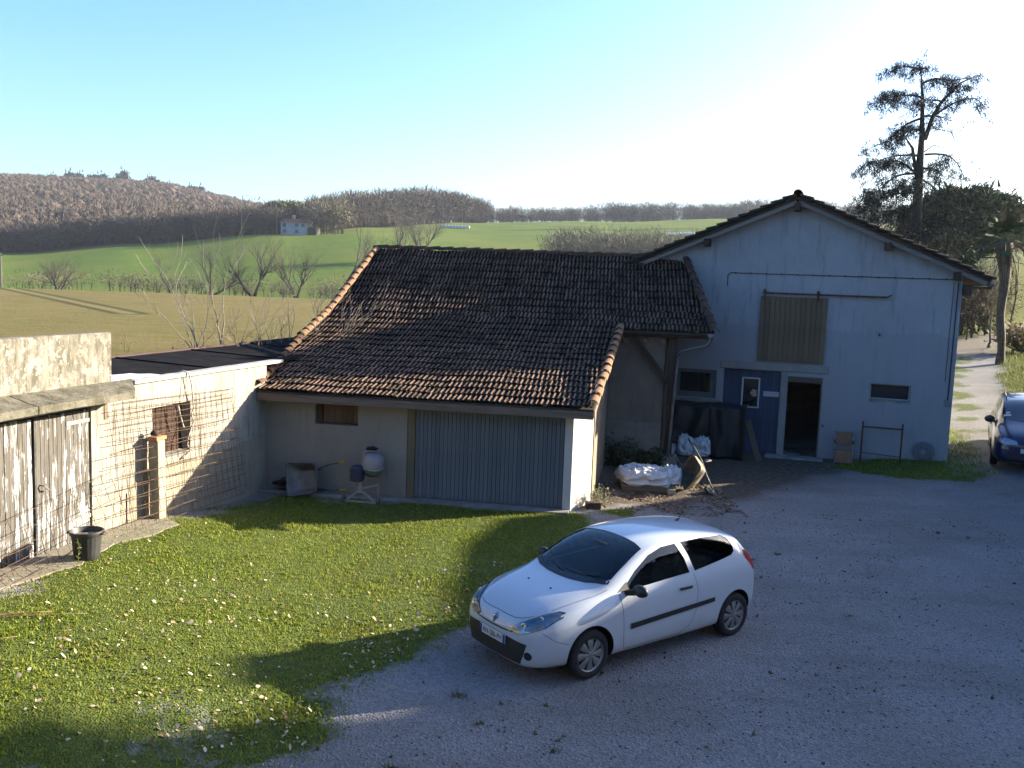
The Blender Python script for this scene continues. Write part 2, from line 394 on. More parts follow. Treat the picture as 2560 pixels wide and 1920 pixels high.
# ------------------------------------------------------------------ grass, leaves, weeds
def blades(name, pts, hgt, wid, mat, label, cat, lean=.5, n=None):
    pts = np.asarray(pts); k = len(pts)
    a = RNG.random(k)*2*pi; h = hgt*(.45+1.3*RNG.random(k)**1.6); wd = wid*(.6+.8*RNG.random(k)); ln = lean*RNG.random(k)*h*1.4; b = RNG.random(k)*2*pi
    dx, dy = np.cos(a)*wd, np.sin(a)*wd; lx, ly = np.cos(b)*ln, np.sin(b)*ln
    z = gz(pts[:, 0], pts[:, 1])
    V = np.empty((k, 5, 3))
    V[:, 0] = np.stack([pts[:, 0]-dx, pts[:, 1]-dy, z-.01], 1); V[:, 1] = np.stack([pts[:, 0]+dx, pts[:, 1]+dy, z-.01], 1)
    V[:, 2] = np.stack([pts[:, 0]+dx*.7+lx*.4, pts[:, 1]+dy*.7+ly*.4, z+h*.6], 1); V[:, 3] = np.stack([pts[:, 0]-dx*.7+lx*.4, pts[:, 1]-dy*.7+ly*.4, z+h*.6], 1)
    V[:, 4] = np.stack([pts[:, 0]+lx, pts[:, 1]+ly, z+h*.95], 1)
    i = np.arange(k)[:, None]*5
    F = np.concatenate([i+[[0, 1, 2]], i+[[0, 2, 3]], i+[[3, 2, 4]]]).reshape(-1, 3)
    o = npmesh(name, V.reshape(-1, 3), F, mat); tag(o, label, cat, kind='stuff'); return o
def mat_grass(name, cols, tw=.35):
    t = NT(name); big = t.noise(t.pos(), .7, 4, .6)
    c = t.ramp(t.isl(), [(i/(len(cols)-1), c) for i, c in enumerate(cols)])
    c = t.mix(t.ramp(big, [(.35, 0), (.7, .75)]), c, t.mix(.62, c, (.27, .235, .055)))
    t.fin(c, .7, spec=.25)
    tr = t.n('ShaderNodeBsdfTranslucent'); t.l(c, tr.inputs[0]); mx = t.n('ShaderNodeMixShader'); mx.inputs[0].default_value = tw
    t.l(t.p.outputs[0], mx.inputs[1]); t.l(tr.outputs[0], mx.inputs[2]); t.l(mx.outputs[0], t.o.inputs[0]); return t.m
G_GRASS = mat_grass('lawn grass', [(.13, .225, .012), (.20, .30, .018), (.27, .34, .026), (.34, .33, .05), (.155, .25, .014)])
def scatter(n, x0, x1, y0, y1, fn):
    x = x0+(x1-x0)*RNG.random(n); y = y0+(y1-y0)*RNG.random(n); p = fn(x, y); k = RNG.random(n) < p
    return np.stack([x[k], y[k]], 1)
def lawn_only(x, y):
    clump = npsmooth(.25, .65, fbm(x*1.0, y*1.0, 3.5, 3)); return np.clip(lawn_mask(x, y)*1.15-.1, 0, 1)*(.35+.65*clump)
blades('lawn_grass', scatter(300000, -8.6, 2.6, 6.0, 19.3, lawn_only), .038, .0075, G_GRASS, 'short green lawn grass growing left of the white car', 'grass', .9)
blades('barn_grass', scatter(30000, 7.5, 14.5, 22, 30, lawn_only), .07, .008, G_GRASS, 'grass strip growing along the foot of the barn', 'grass', .8)
G_MEAD = mat_grass('verge grass', [(.09, .13, .02), (.14, .19, .03), (.2, .22, .06), (.24, .22, .1)])
blades('verge_grass', scatter(60000, 13, 34, 26, 46, lambda x, y: lawn_mask(x, y)*(trackd(x, y) > 1.5)), .14, .012, G_MEAD, 'rough grass on the verge beside the track', 'grass', .8)
blades('back_grass', scatter(40000, -19, -6.5, 19, 40, lambda x, y: lawn_mask(x, y)), .16, .014, G_MEAD, 'rough pasture grass behind the outbuilding', 'grass', .8)
def weeds():
    c = RNG.random((1500, 2))*np.array([15, 16])+np.array([-3.5, 6.5])
    c = c[lawn_mask(c[:, 0], c[:, 1]) < .5]; near = np.exp(-np.maximum(0, c[:, 0]+1.2)*.33)
    c = c[RNG.random(len(c)) < near*.5+.015]
    # turn each seed into a small tuft
    P = []
    for q in c:
        r = .010+.065*random.random()**4; k = int(10+1500*r*r*8)
        P.append(q+RNG.normal(size=(k, 2))*r*np.array([.9, .6]))
    return np.concatenate(P)
blades('weed_tufts', weeds(), .035, .006, mat_grass('weeds', [(.05, .08, .02), (.09, .11, .03), (.13, .12, .05)]), 'small weed tufts coming up through the gravel', 'weeds', .8)
def leaf_litter():
    n = 6500; x = -8.2+8.2*RNG.random(n); y = 7.2+9.5*RNG.random(n)
    p = npsmooth(-.3, .3, pdist(np.stack([x, y], 1), LAWN))*npsmooth(.3, .7, fbm(x, y, .9, 3))*npsmooth(17, 14, y)*(.35+.65*npsmooth(14.5, 11.5, y))
    k = RNG.random(n) < p; x, y = x[k], y[k]; n = len(x)
    s = .011+.022*RNG.random(n)**1.6; a = RNG.random(n)*2*pi; t1 = RNG.normal(size=n)*.5; t2 = RNG.normal(size=n)*.5
    L = np.array([[-1, 0], [-.3, .55], [.5, .45], [1.1, 0], [.5, -.45], [-.3, -.55]]); z = gz(x, y)+.018+.022*RNG.random(n)
    V = np.empty((n, 6, 3))
    for i, (u, v) in enumerate(L):
        V[:, i, 0] = x+s*(u*np.cos(a)-v*np.sin(a)); V[:, i, 1] = y+s*(u*np.sin(a)+v*np.cos(a)); V[:, i, 2] = z+s*(u*t1+v*t2+.5*v*v)
    i = np.arange(n)[:, None]*6; F = np.concatenate([i+[[0, 1, 5]], i+[[1, 4, 5]], i+[[1, 2, 4]], i+[[2, 3, 4]]]).reshape(-1, 3)
    t = NT('dry leaves'); c = t.ramp(t.isl(), [(0, (.22, .11, .05)), (.3, (.40, .27, .15)), (.6, (.58, .47, .33)), (1, (.70, .62, .50))])
    o = npmesh('fallen_leaves', V.reshape(-1, 3), F, t.fin(c, .8, spec=.2)); tag(o, 'dry pale leaves scattered over the lawn', 'leaves', kind='stuff')
leaf_litter()
# ------------------------------------------------------------------ shared building materials and helpers
def mat_plaster(name, base, dirt, streak=.5, sc=1.0, band=None, bumpk=.35):
    t = NT(name); P = t.pos(); big = t.noise(P, .8*sc, 5, .65); fine = t.noise(P, 22, 4, .7)
    st = t.noise(t.pos((3.2, 3.2, .35)), 2.2, 5, .7)
    c = t.mix(t.ramp(big, [(.35, 0), (.75, .8)]), base, dirt)
    c = t.mix(t.ramp(st, [(.52, 0), (.75, streak)]), c, tuple(x*.45 for x in dirt))
    c = t.mix(t.ramp(fine, [(.3, .25), (.6, 0)]), c, tuple(x*.6 for x in base))
    if band:
        zz = t.math('ADD', t.z(), t.math('MULTIPLY', t.math('SUBTRACT', t.noise(P, .9, 4, .6), .5), .5))
        c = t.mix(t.ramp(t.math('SUBTRACT', zz, band[0]-.5), [(.49, band[1]), (.53, 0)]), c, band[2])
    t.bump(t.math('ADD', fine, t.math('MULTIPLY', big, .6)), bumpk, .02)
    return t.fin(c, .93, spec=.12)
def mat_wood(name, a, b, axis=2, sc=1.0, vary=.25, rough=.85, worn=None):
    s_ = [14*sc, 14*sc, 14*sc]; s_[axis] = .9*sc
    t = NT(name); g = t.noise(t.pos(tuple(s_), True), 1.6, 6, .7)
    c = t.ramp(g, [(.3, a), (.7, b)])
    c = t.mix(1.0, c, t.ramp(t.rand(), [(0, 1-vary), (1, 1+vary)]), 'MULTIPLY')
    if worn:
        s2 = [7, 7, 7]; s2[axis] = .8
        k = t.ramp(t.math('ADD', t.noise(t.pos(tuple(s2)), 1.5, 6, .75), t.math('MULTIPLY', t.rand(), .14)), [(worn[1], 0), (worn[1]+.05, 1)])
        c = t.mix(k, c, worn[0])
    t.bump(g, .4, .01)
    return t.fin(c, rough, spec=.2)
def wall_cells(mb, u0, u1, z0, z1, holes, y0, y1):
    us = sorted({u0, u1, *[h[0] for h in holes], *[h[1] for h in holes]}); zs = sorted({z0, z1, *[h[2] for h in holes], *[h[3] for h in holes]})
    for a, b in zip(us[:-1], us[1:]):
        run = None
        for c, d in zip(zs[:-1], zs[1:]):
            m_ = ((a+b)/2, (c+d)/2); inside = any(h[0] < m_[0] < h[1] and h[2] < m_[1] < h[3] for h in holes)
            if not inside: run = (run[0], d) if run else (c, d)
            if inside and run: mb.box((a, y0, run[0]), (b, y1, run[1])); run = None
        if run: mb.box((a, y0, run[0]), (b, y1, run[1]))
def planks(name, n, u0, u1, z0, z1, y0, th, mat, parent, gap=.006, jit=.004, ztop=.0, horiz=False):
    w_ = (u1-u0)/n; meshes = []
    for k in range(4):
        m = MB(); m.box((gap/2, -th, 0), (w_-gap/2, 0, z1-z0)); meshes.append(bevel(m.mesh(), .003))
        meshes[-1].materials.append(mat)
    for i in range(n):
        o = bpy.data.objects.new(name, meshes[i % 4]); COL.objects.link(o); o.parent = parent
        o.location = (u0+i*w_, y0+random.uniform(-jit, jit), z0); o.scale = (1, 1, 1-ztop*random.random())
        o.rotation_euler = (0, random.uniform(-1, 1)*jit*.3, 0)
def cap_tile_mesh(L, r, r2=None, th=.014, n=8, lift=.0):
    """half-round cover tile, lying along +y, open side down; wider end at y=0"""
    r2 = r2 or r*.82; m = MB(); rows = []
    for (y, rr, zz) in ((0, r, lift), (L, r2, 0)):
        for q in (rr, rr-th):
            rows.append([(q*cos(pi*j/n), y, zz+q*sin(pi*j/n)*.92) for j in range(n+1)])
    vs = sum(rows, []); k = n+1; fs = []
    for j in range(n):
        fs.append((j+1, j, 2*k+j, 2*k+j+1)); fs.append((k+j, k+j+1, 3*k+j+1, 3*k+j)); fs.append((j, j+1, k+j+1, k+j)); fs.append((2*k+j+1, 2*k+j, 3*k+j, 3*k+j+1))
    for j in (0, n): fs.append((j, k+j, 3*k+j, 2*k+j))
    m.add(vs, fs); return m.mesh(True, 50)
def axes(x, y, z, o):
    return Matrix(((x[0], y[0], z[0], o[0]), (x[1], y[1], z[1], o[1]), (x[2], y[2], z[2], o[2]), (0, 0, 0, 1)))
def lay_caps(name, p0, p1, n, r, mat, parent, lift=.03, jit=.012, z=0):
    """cover tiles laid from p0 (low) to p1 (high), each overlapping the one below"""
    p0 = Vector(p0); p1 = Vector(p1); d = (p1-p0); L = d.length/n; d.normalize()
    x = d.cross(Vector((0, 0, 1))).normalized(); up = x.cross(d)
    me = [cap_tile_mesh(L*1.14, r*random.uniform(.95, 1.05), r*.82, lift=lift) for _ in range(3)]
    for q in me: q.materials.append(mat)
    for i in range(n):
        o = bpy.data.objects.new(name, me[i % 3]); COL.objects.link(o); o.parent = parent
        c = p0+d*(i*L)+x*random.uniform(-jit, jit)+up*(z+random.uniform(0, .01))
        a = random.uniform(-.03, .03)
        o.matrix_basis = axes(x*cos(a)+d*sin(a), d*cos(a)-x*sin(a), up, c)
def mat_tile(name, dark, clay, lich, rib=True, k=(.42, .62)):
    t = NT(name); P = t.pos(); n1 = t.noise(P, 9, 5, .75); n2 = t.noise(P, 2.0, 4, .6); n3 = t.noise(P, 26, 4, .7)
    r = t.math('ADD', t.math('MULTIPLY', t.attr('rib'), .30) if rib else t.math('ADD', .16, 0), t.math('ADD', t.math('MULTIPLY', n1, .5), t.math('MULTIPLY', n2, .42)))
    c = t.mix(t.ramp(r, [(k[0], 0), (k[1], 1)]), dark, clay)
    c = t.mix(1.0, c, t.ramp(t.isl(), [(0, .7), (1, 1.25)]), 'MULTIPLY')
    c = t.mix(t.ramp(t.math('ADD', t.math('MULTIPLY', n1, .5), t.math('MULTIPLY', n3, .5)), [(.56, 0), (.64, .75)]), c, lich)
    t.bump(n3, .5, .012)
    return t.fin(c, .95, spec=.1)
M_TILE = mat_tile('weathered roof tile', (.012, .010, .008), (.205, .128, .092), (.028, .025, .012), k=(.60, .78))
M_CAP = mat_tile('clay cover tile', (.10, .06, .042), (.37, .21, .135), (.33, .24, .06), False, (.30, .56))
M_CAPD = mat_tile('dark cover tile', (.03, .024, .02), (.17, .10, .07), (.13, .10, .04), False, (.42, .66))
M_CEM = simple('concrete', (.20, .185, .165), (.36, .34, .31), 3, .95, bump=.4)
M_DARKWOOD = mat_wood('old brown timber', (.045, .03, .02), (.12, .08, .055))
M_EAVE = mat_wood('eave board', (.12, .085, .06), (.24, .18, .14), 0)
M_ZINC = simple('zinc', (.16, .16, .16), (.28, .28, .28), 3, .45, .8)
M_RUST = simple('rusty steel', (.07, .032, .018), (.19, .085, .038), 12, .8, .3)
M_GLASSDK = simple('dark pane', (.01, .012, .014), (.02, .022, .026), 2, .06, spec=.6)

# ------------------------------------------------------------------ garage
GO = (-5.25, 19.75); GA = atan2(-1.05, 6.62)
garage = thing('garage', 'long low rendered garage with a dark mossy tile roof and a boarded sliding door', 'garage', (*GO, 0), GA)
M_GWALL = mat_plaster('garage render', (.34, .315, .275), (.235, .215, .185), .35)
M_STONE = mat_plaster('old earth render', (.30, .245, .19), (.17, .135, .105), .4, 1.6, bumpk=.6)
M_PIER = mat_plaster('pier render', (.66, .63, .58), (.55, .51, .46), .2)
m = MB(); wall_cells(m, 0, 3.13, -.1, 2.28, [(1.10, 2.05, 1.50, 2.02)], 0, .26); m.box((3.13, .1, 2.02), (6.45, .26, 2.28))
m.build('wall', M_GWALL, garage)
MS = MB(); MS.prism([(.27, -.1), (9.1, -.1), (9.1, 5.2), (5.2, 3.3), (.27, 2.2)], -.35, -.1, Matrix(((0, 0, 1, 0), (1, 0, 0, 0), (0, 1, 0, 0), (0, 0, 0, 1)))); MS.box((-.35, 9.1, -.1), (8.5, 9.3, 4.6)); MS.box((8.42, 5.96, -.1), (8.62, 9.1, 3.4))
MS.build('rear_wall', M_STONE, garage)
m = MB(); m.prism([(6.45, -.02), (6.62, -.02), (6.96, .95), (6.45, .95)], -.1, 2.08); m.build('pier', M_PIER, garage)
m = MB(); m.box((6.80, .96, -.1), (6.98, 5.72, 2.5)); m.build('side_wall', M_STONE, garage)
m = MB(); m.box((6.99, 5.70, -.1), (8.40, 5.95, 3.36)); so_w = m.build('stone_wall', M_STONE, garage)
m = MB()
for i in range(9): m.blob((7.05+i*.16, 5.66, 3.3+.05*sin(i*2.1)), .13, i, 1, .5, (1, .6, .8))
m.build('rubble', M_STONE, garage)
m = MB(); m.box((6.99, 5.63, -.1), (8.40, 5.695, 1.12)); m.build('plinth_band', mat_plaster('lower render', (.34, .29, .235), (.2, .165, .13), .3, 2), garage)
bevm = MB(); bevm.box((8.50, 5.52, .32), (8.70, 5.72, 3.36)); link('post', bevel(bevm.mesh(), .012), M_DARKWOOD, garage)
m = MB(); m.box((8.44, 5.40, -.1), (8.84, 5.80, .32)); link('post_base', bevel(m.mesh(), .02), M_CEM, garage)
m = MB(); m.bar((8.52, 5.56, 2.2), (7.62, 5.56, 3.32), .12, .14, (0, 1, 0)); m.build('brace', M_DARKWOOD, garage)
m = MB(); m.box((7.0, 5.42, 3.37), (9.45, 5.62, 3.52)); m.build('wall_plate', M_DARKWOOD, garage)
# concrete sill under the garage door and footing strip
m = MB(); m.box((3.1, -.30, -.1), (6.6, .1, .045)); m.build('door_sill', M_CEM, garage)
m = MB(); m.box((.0, -.32, -.1), (3.08, 0, .06)); link('footing', bevel(m.mesh(), .02), M_CEM, garage)
# door
M_GDOOR = mat_wood('grey green door paint', (.10, .125, .15), (.15, .175, .20), vary=.12, rough=.6)
planks('door_board', 36, 3.30, 6.44, .06, 2.05, .06, .03, M_GDOOR, garage, .008, .001)
m = MB(); m.box((3.14, .0, .04), (3.295, .07, 2.04)); m.build('door_jamb', mat_wood('ochre jamb', (.10, .085, .055), (.17, .145, .09)), garage)
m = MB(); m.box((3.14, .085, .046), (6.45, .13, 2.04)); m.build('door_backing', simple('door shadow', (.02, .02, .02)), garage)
# window
planks('shutter_board', 6, 1.22, 2.04, 1.52, 2.02, .2, .03, mat_wood('shutter wood', (.085, .055, .035), (.17, .115, .07)), garage, .006, .003)
m = MB(); m.box((1.10, .03, 1.46), (2.05, .25, 1.499)); m.build('window_sill', M_CEM, garage)
m = MB(); m.box((1.105, .10, 1.505), (1.215, .2, 2.02)); m.build('window_jamb', M_DARKWOOD, garage)
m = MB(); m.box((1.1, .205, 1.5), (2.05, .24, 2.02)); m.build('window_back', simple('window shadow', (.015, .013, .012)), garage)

# roof: profile eave -> break -> ridge
EAVE, BRK, RID = (-.45, 2.24), (5.2, 3.56), (9.0, 5.5)
PROF = [EAVE, (2.2, 2.78), (4.0, 3.20), (5.2, 3.56), (6.2, 3.96), (7.4, 4.56), RID]
def e_left(g): return float(np.interp(g, [-.45, 1.5, 3.4, 6.3, 9], [-.05, -.38, -.62, -.66, -.46]))
def e_right(g): return float(np.interp(g, [-.45, 5.2], [7.06, 7.26])) if g < BRK[0]-.02 else float(np.interp(g, [5.2, 9], [9.62, 8.83]))
def zroof(g): return float(np.interp(g, [q[0] for q in PROF], [q[1] for q in PROF]))
m = MB()
for (g0, g1) in ((-.43, .9), (.9, 2.2), (2.2, 4.0), (4.0, 5.18), (5.2, 6.2), (6.2, 7.4), (7.4, 9.0)):
    a0, a1 = e_left(g0)+.02, e_left(g1)+.02; b0, b1 = e_right(g0)-.02, e_right(g1 if g1 != 5.18 else 5.1)-.02
    z0, z1 = zroof(g0)-.045, zroof(g1)-.045
    m.add([(a0, g0, z0), (b0, g0, z0), (b1, g1, z1), (a1, g1, z1), (a0, g0, z0-.05), (b0, g0, z0-.05), (b1, g1, z1-.05), (a1, g1, z1-.05)],
          [(0, 1, 2, 3), (7, 6, 5, 4), (0, 4, 5, 1), (1, 5, 6, 2), (2, 6, 7, 3), (3, 7, 4, 0)])
m.add([(9.60, 5.22, 3.47), (9.74, 8.62, 3.50), (8.85, 9.0, 5.42)], [(0, 1, 2)])
m.add([(e_left(9), 9.05, 5.44), (8.83, 9.05, 5.44), (8.83, 9.28, 5.3), (e_left(9), 9.28, 5.3)], [(0, 1, 2, 3)])
m.build('roof_deck', simple('roof underside', (.03, .024, .02), (.06, .048, .04), 4), garage)
m = MB(); m.box((-.02, -.44, 2.00), (7.04, -.36, 2.155)); m.build('fascia', M_EAVE, garage)
m = MB(); m.box((0, -.36, 2.10), (7.02, .26, 2.135)); m.build('soffit', M_EAVE, garage)
m = MB(); m.bar((7.045, -.40, 2.1), (7.21, 5.1, 3.38), .03, .14); m.build('verge_board', M_EAVE, garage)
# tiles
TW, TE = .2125, .405
def tile_mesh():
    prof = [(0, .0), (.012, .022), (.03, .030), (.048, .022), (.06, .004), (.085, .0), (.112, .0), (.125, .018), (.142, .024), (.159, .018), (.172, .002), (.195, -.002), (.2125, .002)]
    V = []; A = []
    for (y, dz) in ((0, .030), (.16, .020), (.45, 0)):
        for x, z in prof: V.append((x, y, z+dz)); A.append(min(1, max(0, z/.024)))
    n = len(prof)
    for x, z in prof: V.append((x, .004, z+.006)); A.append(0)
    F = []
    for r in range(2):
        for j in range(n-1): F.append((r*n+j, r*n+j+1, (r+1)*n+j+1, (r+1)*n+j))
    for j in range(n-1): F.append((3*n+j, 3*n+j+1, j+1, j))
    return np.array(V), np.array(F), np.array(A)
TV, TF, TA = tile_mesh()
tme = []
for k in range(4):
    me = bpy.data.meshes.new('tile'); vv = TV.copy(); vv[:, 2] += .006*np.sin(vv[:, 1]*9+k*2)+.003*np.cos(vv[:, 0]*30+k)
    me.from_pydata([tuple(v) for v in vv], [], [tuple(f) for f in TF]); shade(me, 55)
    a = me.attributes.new('rib', 'FLOAT', 'POINT'); a.data.foreach_set('value', TA[:len(me.vertices)].astype(np.float32)); me.materials.append(M_TILE); tme.append(me)
def tile_rows():
    out = []; seg = [math.hypot(q[0]-r[0], q[1]-r[1]) for r, q in zip(PROF[:-1], PROF[1:])]; cum = np.concatenate([[0], np.cumsum(seg)])
    lb = cum[PROF.index(BRK)]; marks = [i*lb/round(lb/TE) for i in range(round(lb/TE))]; up = cum[-1]-lb; marks += [lb+i*up/round(up/TE) for i in range(round(up/TE))]
    gs = [q[0] for q in PROF]; zs = [q[1] for q in PROF]
    for t_ in marks:
        g, z = float(np.interp(t_, cum, gs)), float(np.interp(t_, cum, zs)); g2, z2 = float(np.interp(t_+TE*.9, cum, gs)), float(np.interp(t_+TE*.9, cum, zs))
        L = math.hypot(g2-g, z2-z); d = ((g2-g)/L, (z2-z)/L); low = t_ < lb-.01
        a = max(e_left(g), e_left(g2))+.02 if low else e_left(g)+.02
        b = e_right(g+.001 if low else g+.03)-.02; b = min(b, e_right(min(g2, 5.15) if low else g2)+.06); n = int((b-a)/TW)
        out.append([(a+j*TW+(b-a-n*TW)/2, g, z-.03, d) for j in range(n)])
    return out
rows = tile_rows(); cnt = 0; JV = []; JF = []; JA = []; moss = []
for ri, row in enumerate(rows):
    sag = .02*sin(ri*1.7)
    for (e_, g, z, d) in row:
        rz = random.gauss(0, .012); tl = random.gauss(0, .010)+(.05 if random.random() < .02 else 0)
        X = Vector((cos(rz), sin(rz)*d[0], sin(rz)*d[1])); Y = Vector((-sin(rz), d[0], d[1]+tl)).normalized(); Z = X.cross(Y).normalized()
        zz = z+random.uniform(-.004, .007)+.012*sin(e_*1.3+ri*.4)+.01*sin(e_*3.1)
        M = axes(X, Y, Z, (e_, g+random.uniform(-.012, .012), zz))
        if random.random() < .95:
            for q in range(random.choice((2, 2, 3, 4))): moss.append(M @ Vector((random.choice((.085, .1, .2, .19, .03, .15))+random.gauss(0, .015), random.choice((.01, .03, .08, random.uniform(0, .38))), .024)))
        if cnt < 300:
            o = bpy.data.objects.new('roof_tile', tme[cnt % 4]); COL.objects.link(o); o.parent = garage; o.matrix_basis = M
        else:
            b = len(JV)*len(TV); v = TV@np.array(M.to_3x3()).T+np.array(M.translation); JV.append(v); JF.append(TF+b); JA.append(TA)
        cnt += 1
print('tiles', cnt)
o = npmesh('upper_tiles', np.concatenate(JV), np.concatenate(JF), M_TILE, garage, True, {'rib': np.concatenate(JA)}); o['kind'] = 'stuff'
# moss cushions sitting on the tiles
bmI = bmesh.new(); bmesh.ops.create_icosphere(bmI, subdivisions=1, radius=1); IV = np.array([v.co[:] for v in bmI.verts]); IF = np.array([[v.index for v in f.verts] for f in bmI.faces]); bmI.free()
mv = np.array([p[:] for p in moss]); k = len(mv); sz = .010+.030*RNG.random(k)**1.8
V = mv[:, None, :]+IV[None]*sz[:, None, None]*np.array([1.3, 1.1, .7])*(1+.35*RNG.normal(size=(k, len(IV), 1)))
t = NT('roof moss'); c = t.ramp(t.isl(), [(0, (.02, .022, .009)), (.5, (.05, .05, .018)), (.85, (.10, .085, .03)), (1, (.24, .17, .03))])
o = npmesh('moss', V.reshape(-1, 3), (np.arange(k)[:, None, None]*len(IV)+IF[None]).reshape(-1, 3), t.fin(c, 1, spec=.05), garage); o['kind'] = 'stuff'
# cover tiles along the edges
lay_caps('verge_tile', (e_left(-.2)+.06, -.40, 2.30), (e_left(3.4)+.03, 3.4, zroof(3.4)+.03), 10, .10, M_CAPD, garage)
lay_caps('verge_tile', (e_left(3.4)+.03, 3.4, zroof(3.4)+.03), (e_left(5.4)+.03, 5.4, zroof(5.4)+.04), 6, .105, M_CAP, garage, .035)
lay_caps('verge_tile', (e_left(5.4)+.03, 5.4, zroof(5.4)+.04), (e_left(8.9)+.03, 8.95, zroof(8.9)+.04), 11, .105, M_CAP, garage, .035)
lay_caps('verge_tile', (7.02, -.48, 2.27), (7.24, 5.3, zroof(5.1)+.06), 12, .115, M_CAP, garage, .04)
lay_caps('hip_tile', (9.60, 5.08, 3.53), (8.84, 8.98, 5.53), 11, .11, M_CAPD, garage, .035)
lay_caps('ridge_tile', (8.86, 9.02, 5.48), (e_left(9)-.03, 9.02, 5.50), 23, .12, M_CAPD, garage, .03)
# gutter end, elbow and downpipe at the corner post
m = MB(); m.tube([(9.50, 5.05, 3.42), (9.48, 5.06, 3.30), (9.40, 5.12, 3.22), (8.82, 5.40, 3.06), (8.74, 5.44, 2.98), (8.72, 5.45, 2.85), (8.60, 5.44, .25)], .042, 8)
m.tube([(8.69, 5.45, 2.25), (8.68, 5.45, 2.21)], .052, 8); m.tube([(8.63, 5.45, 1.12), (8.63, 5.45, 1.08)], .052, 8)
m.build('downpipe', M_ZINC, garage, True, 50)
m = MB(); m.lathe([(.05, 0), (.075, .05), (.08, .14), (.07, .15)], 12, Matrix.Translation((9.50, 5.05, 3.38))); m.build('gutter_outlet', M_ZINC, garage, True)
# ------------------------------------------------------------------ barn
BO = (8.2, 25.9); BA = radians(-19)
barn = thing('barn', 'tall pale rendered barn with a gable front and a closed loft door on a rail', 'barn', (*BO, 0), BA)
M_BARN = mat_plaster('barn render', (.41, .42, .44), (.30, .308, .32), .55, .7, (3.62, .6, (.31, .317, .335)), .25)
UL, UR, ZE, RU, RZ, SL = -4.8, 3.77, 5.06, -.52, 7.10, .423
m = MB(); HO = [(-.47, .46, -.1, 2.29), (1.70, 2.73, 1.73, 2.24), (-2.24, -.66, -.1, 2.40), (-3.58, -2.45, 1.50, 2.32)]
wall_cells(m, UL, UR, -.3, ZE, HO, 0, .3)
zl = RZ-SL*(RU-UL)
m.add([(UL, 0, ZE), (UR, 0, ZE), (UR, 0, RZ-SL*(UR-RU)), (RU, 0, RZ), (UL, 0, zl), (UL, .3, ZE), (UR, .3, ZE), (UR, .3, RZ-SL*(UR-RU)), (RU, .3, RZ), (UL, .3, zl)],
      [(0, 1, 2, 3, 4), (9, 8, 7, 6, 5), (1, 6, 7, 2), (5, 0, 4, 9)])
m.build('wall', M_BARN, barn)
m = MB(); m.box((UR-.3, .3, -.3), (UR, 15, ZE+.2)); m.box((UL, .3, -.3), (UL+.3, 15, ZE)); m.box((UL, 15, -.3), (UR, 15.3, 6.4)); m.build('side_wall', M_BARN, barn)
m = MB(); m.box((UL+.3, .3, -.05), (UR-.3, 15, .02)); m.build('floor', M_CEM, barn)
# roof
V0, V1 = -.42, 15.6
M_BRTILE = mat_tile('barn roof tile', (.022, .02, .016), (.075, .052, .038), (.05, .046, .024), False, (.42, .62))
def slope(name, u_e, mat, th, dz, v0=V0, v1=V1):
    mb = MB(); z_e = RZ-SL*abs(u_e-RU)
    a, b = (RU, RZ+dz), (u_e, z_e+dz)
    mb.add([(a[0], v0, a[1]), (b[0], v0, b[1]), (b[0], v1, b[1]), (a[0], v1, a[1]), (a[0], v0, a[1]-th), (b[0], v0, b[1]-th), (b[0], v1, b[1]-th), (a[0], v1, a[1]-th)],
           [(0, 1, 2, 3), (7, 6, 5, 4), (0, 4, 5, 1), (1, 5, 6, 2), (2, 6, 7, 3), (3, 7, 4, 0)])
    return mb.build(name, mat, barn)
slope('roof_deck', 4.38, M_DARKWOOD, .05, .10); slope('roof_deck', -5.42, M_DARKWOOD, .05, .10)
M_BARGE = mat_wood('grey barge board', (.17, .165, .16), (.30, .29, .28), 0)
for sgn, ue in ((1, 4.30), (-1, -5.35)):
    mb = MB(); mb.bar((RU+sgn*.02, V0+.10, RZ-.02), (ue, V0+.10, RZ-SL*abs(ue-RU)-.02), .04, .11); mb.build('barge_board', M_BARGE, barn)
# tiles laid along the rake, and the next rows behind them
for sgn, ue in ((1, 4.45), (-1, -5.48)):
    for r, vv in ((0, V0-.02), (1, V0+.21), (2, V0+.42)):
        z1 = RZ-SL*abs(ue-RU)
        lay_caps('verge_tile', (ue, vv, z1+.105), (RU+sgn*.08, vv, RZ+.115), 17, .085, M_BRTILE, barn, .05, .022)
mb = MB()
for sgn, ue in ((1, 4.45), (-1, -5.48)):
    k = 62
    for i in range(k):
        v = V0+.62+i*.24; z1 = RZ-SL*abs(ue-RU)
        mb.tube([(ue, v, z1+.11), (RU, v, RZ+.12)], .10, 6, False)
o = mb.build('roof_tiles', M_BRTILE, barn, True); o['kind'] = 'stuff'
lay_caps('ridge_tile', (RU, V0-.05, RZ+.17), (RU, 12, RZ+.17), 30, .12, M_BRTILE, barn, .03)
# purlin ends under the rake and pale rafters
for uu in (-.52, 1.86, 3.60, -2.9, -4.7):
    mb = MB(); zz = RZ-SL*abs(uu-RU)-.10; mb.box((uu-.08, V0+.02, zz-.16), (uu+.08, -.002, zz+.06)); link('purlin_end', bevel(mb.mesh(), .01), M_DARKWOOD, barn)
mb = MB(); mb.box((3.785, -.30, 4.72), (3.95, .5, 5.0)); mb.box((3.79, -.35, 4.90), (4.42, .0, 4.96)); mb.build('eave_block', M_DARKWOOD, barn)
# right-hand gutter
mb = MB(); mb.tube([(4.42, -.4, 5.02), (4.42, 15.4, 4.94)], .06, 8); mb.build('gutter', M_ZINC, barn, True)
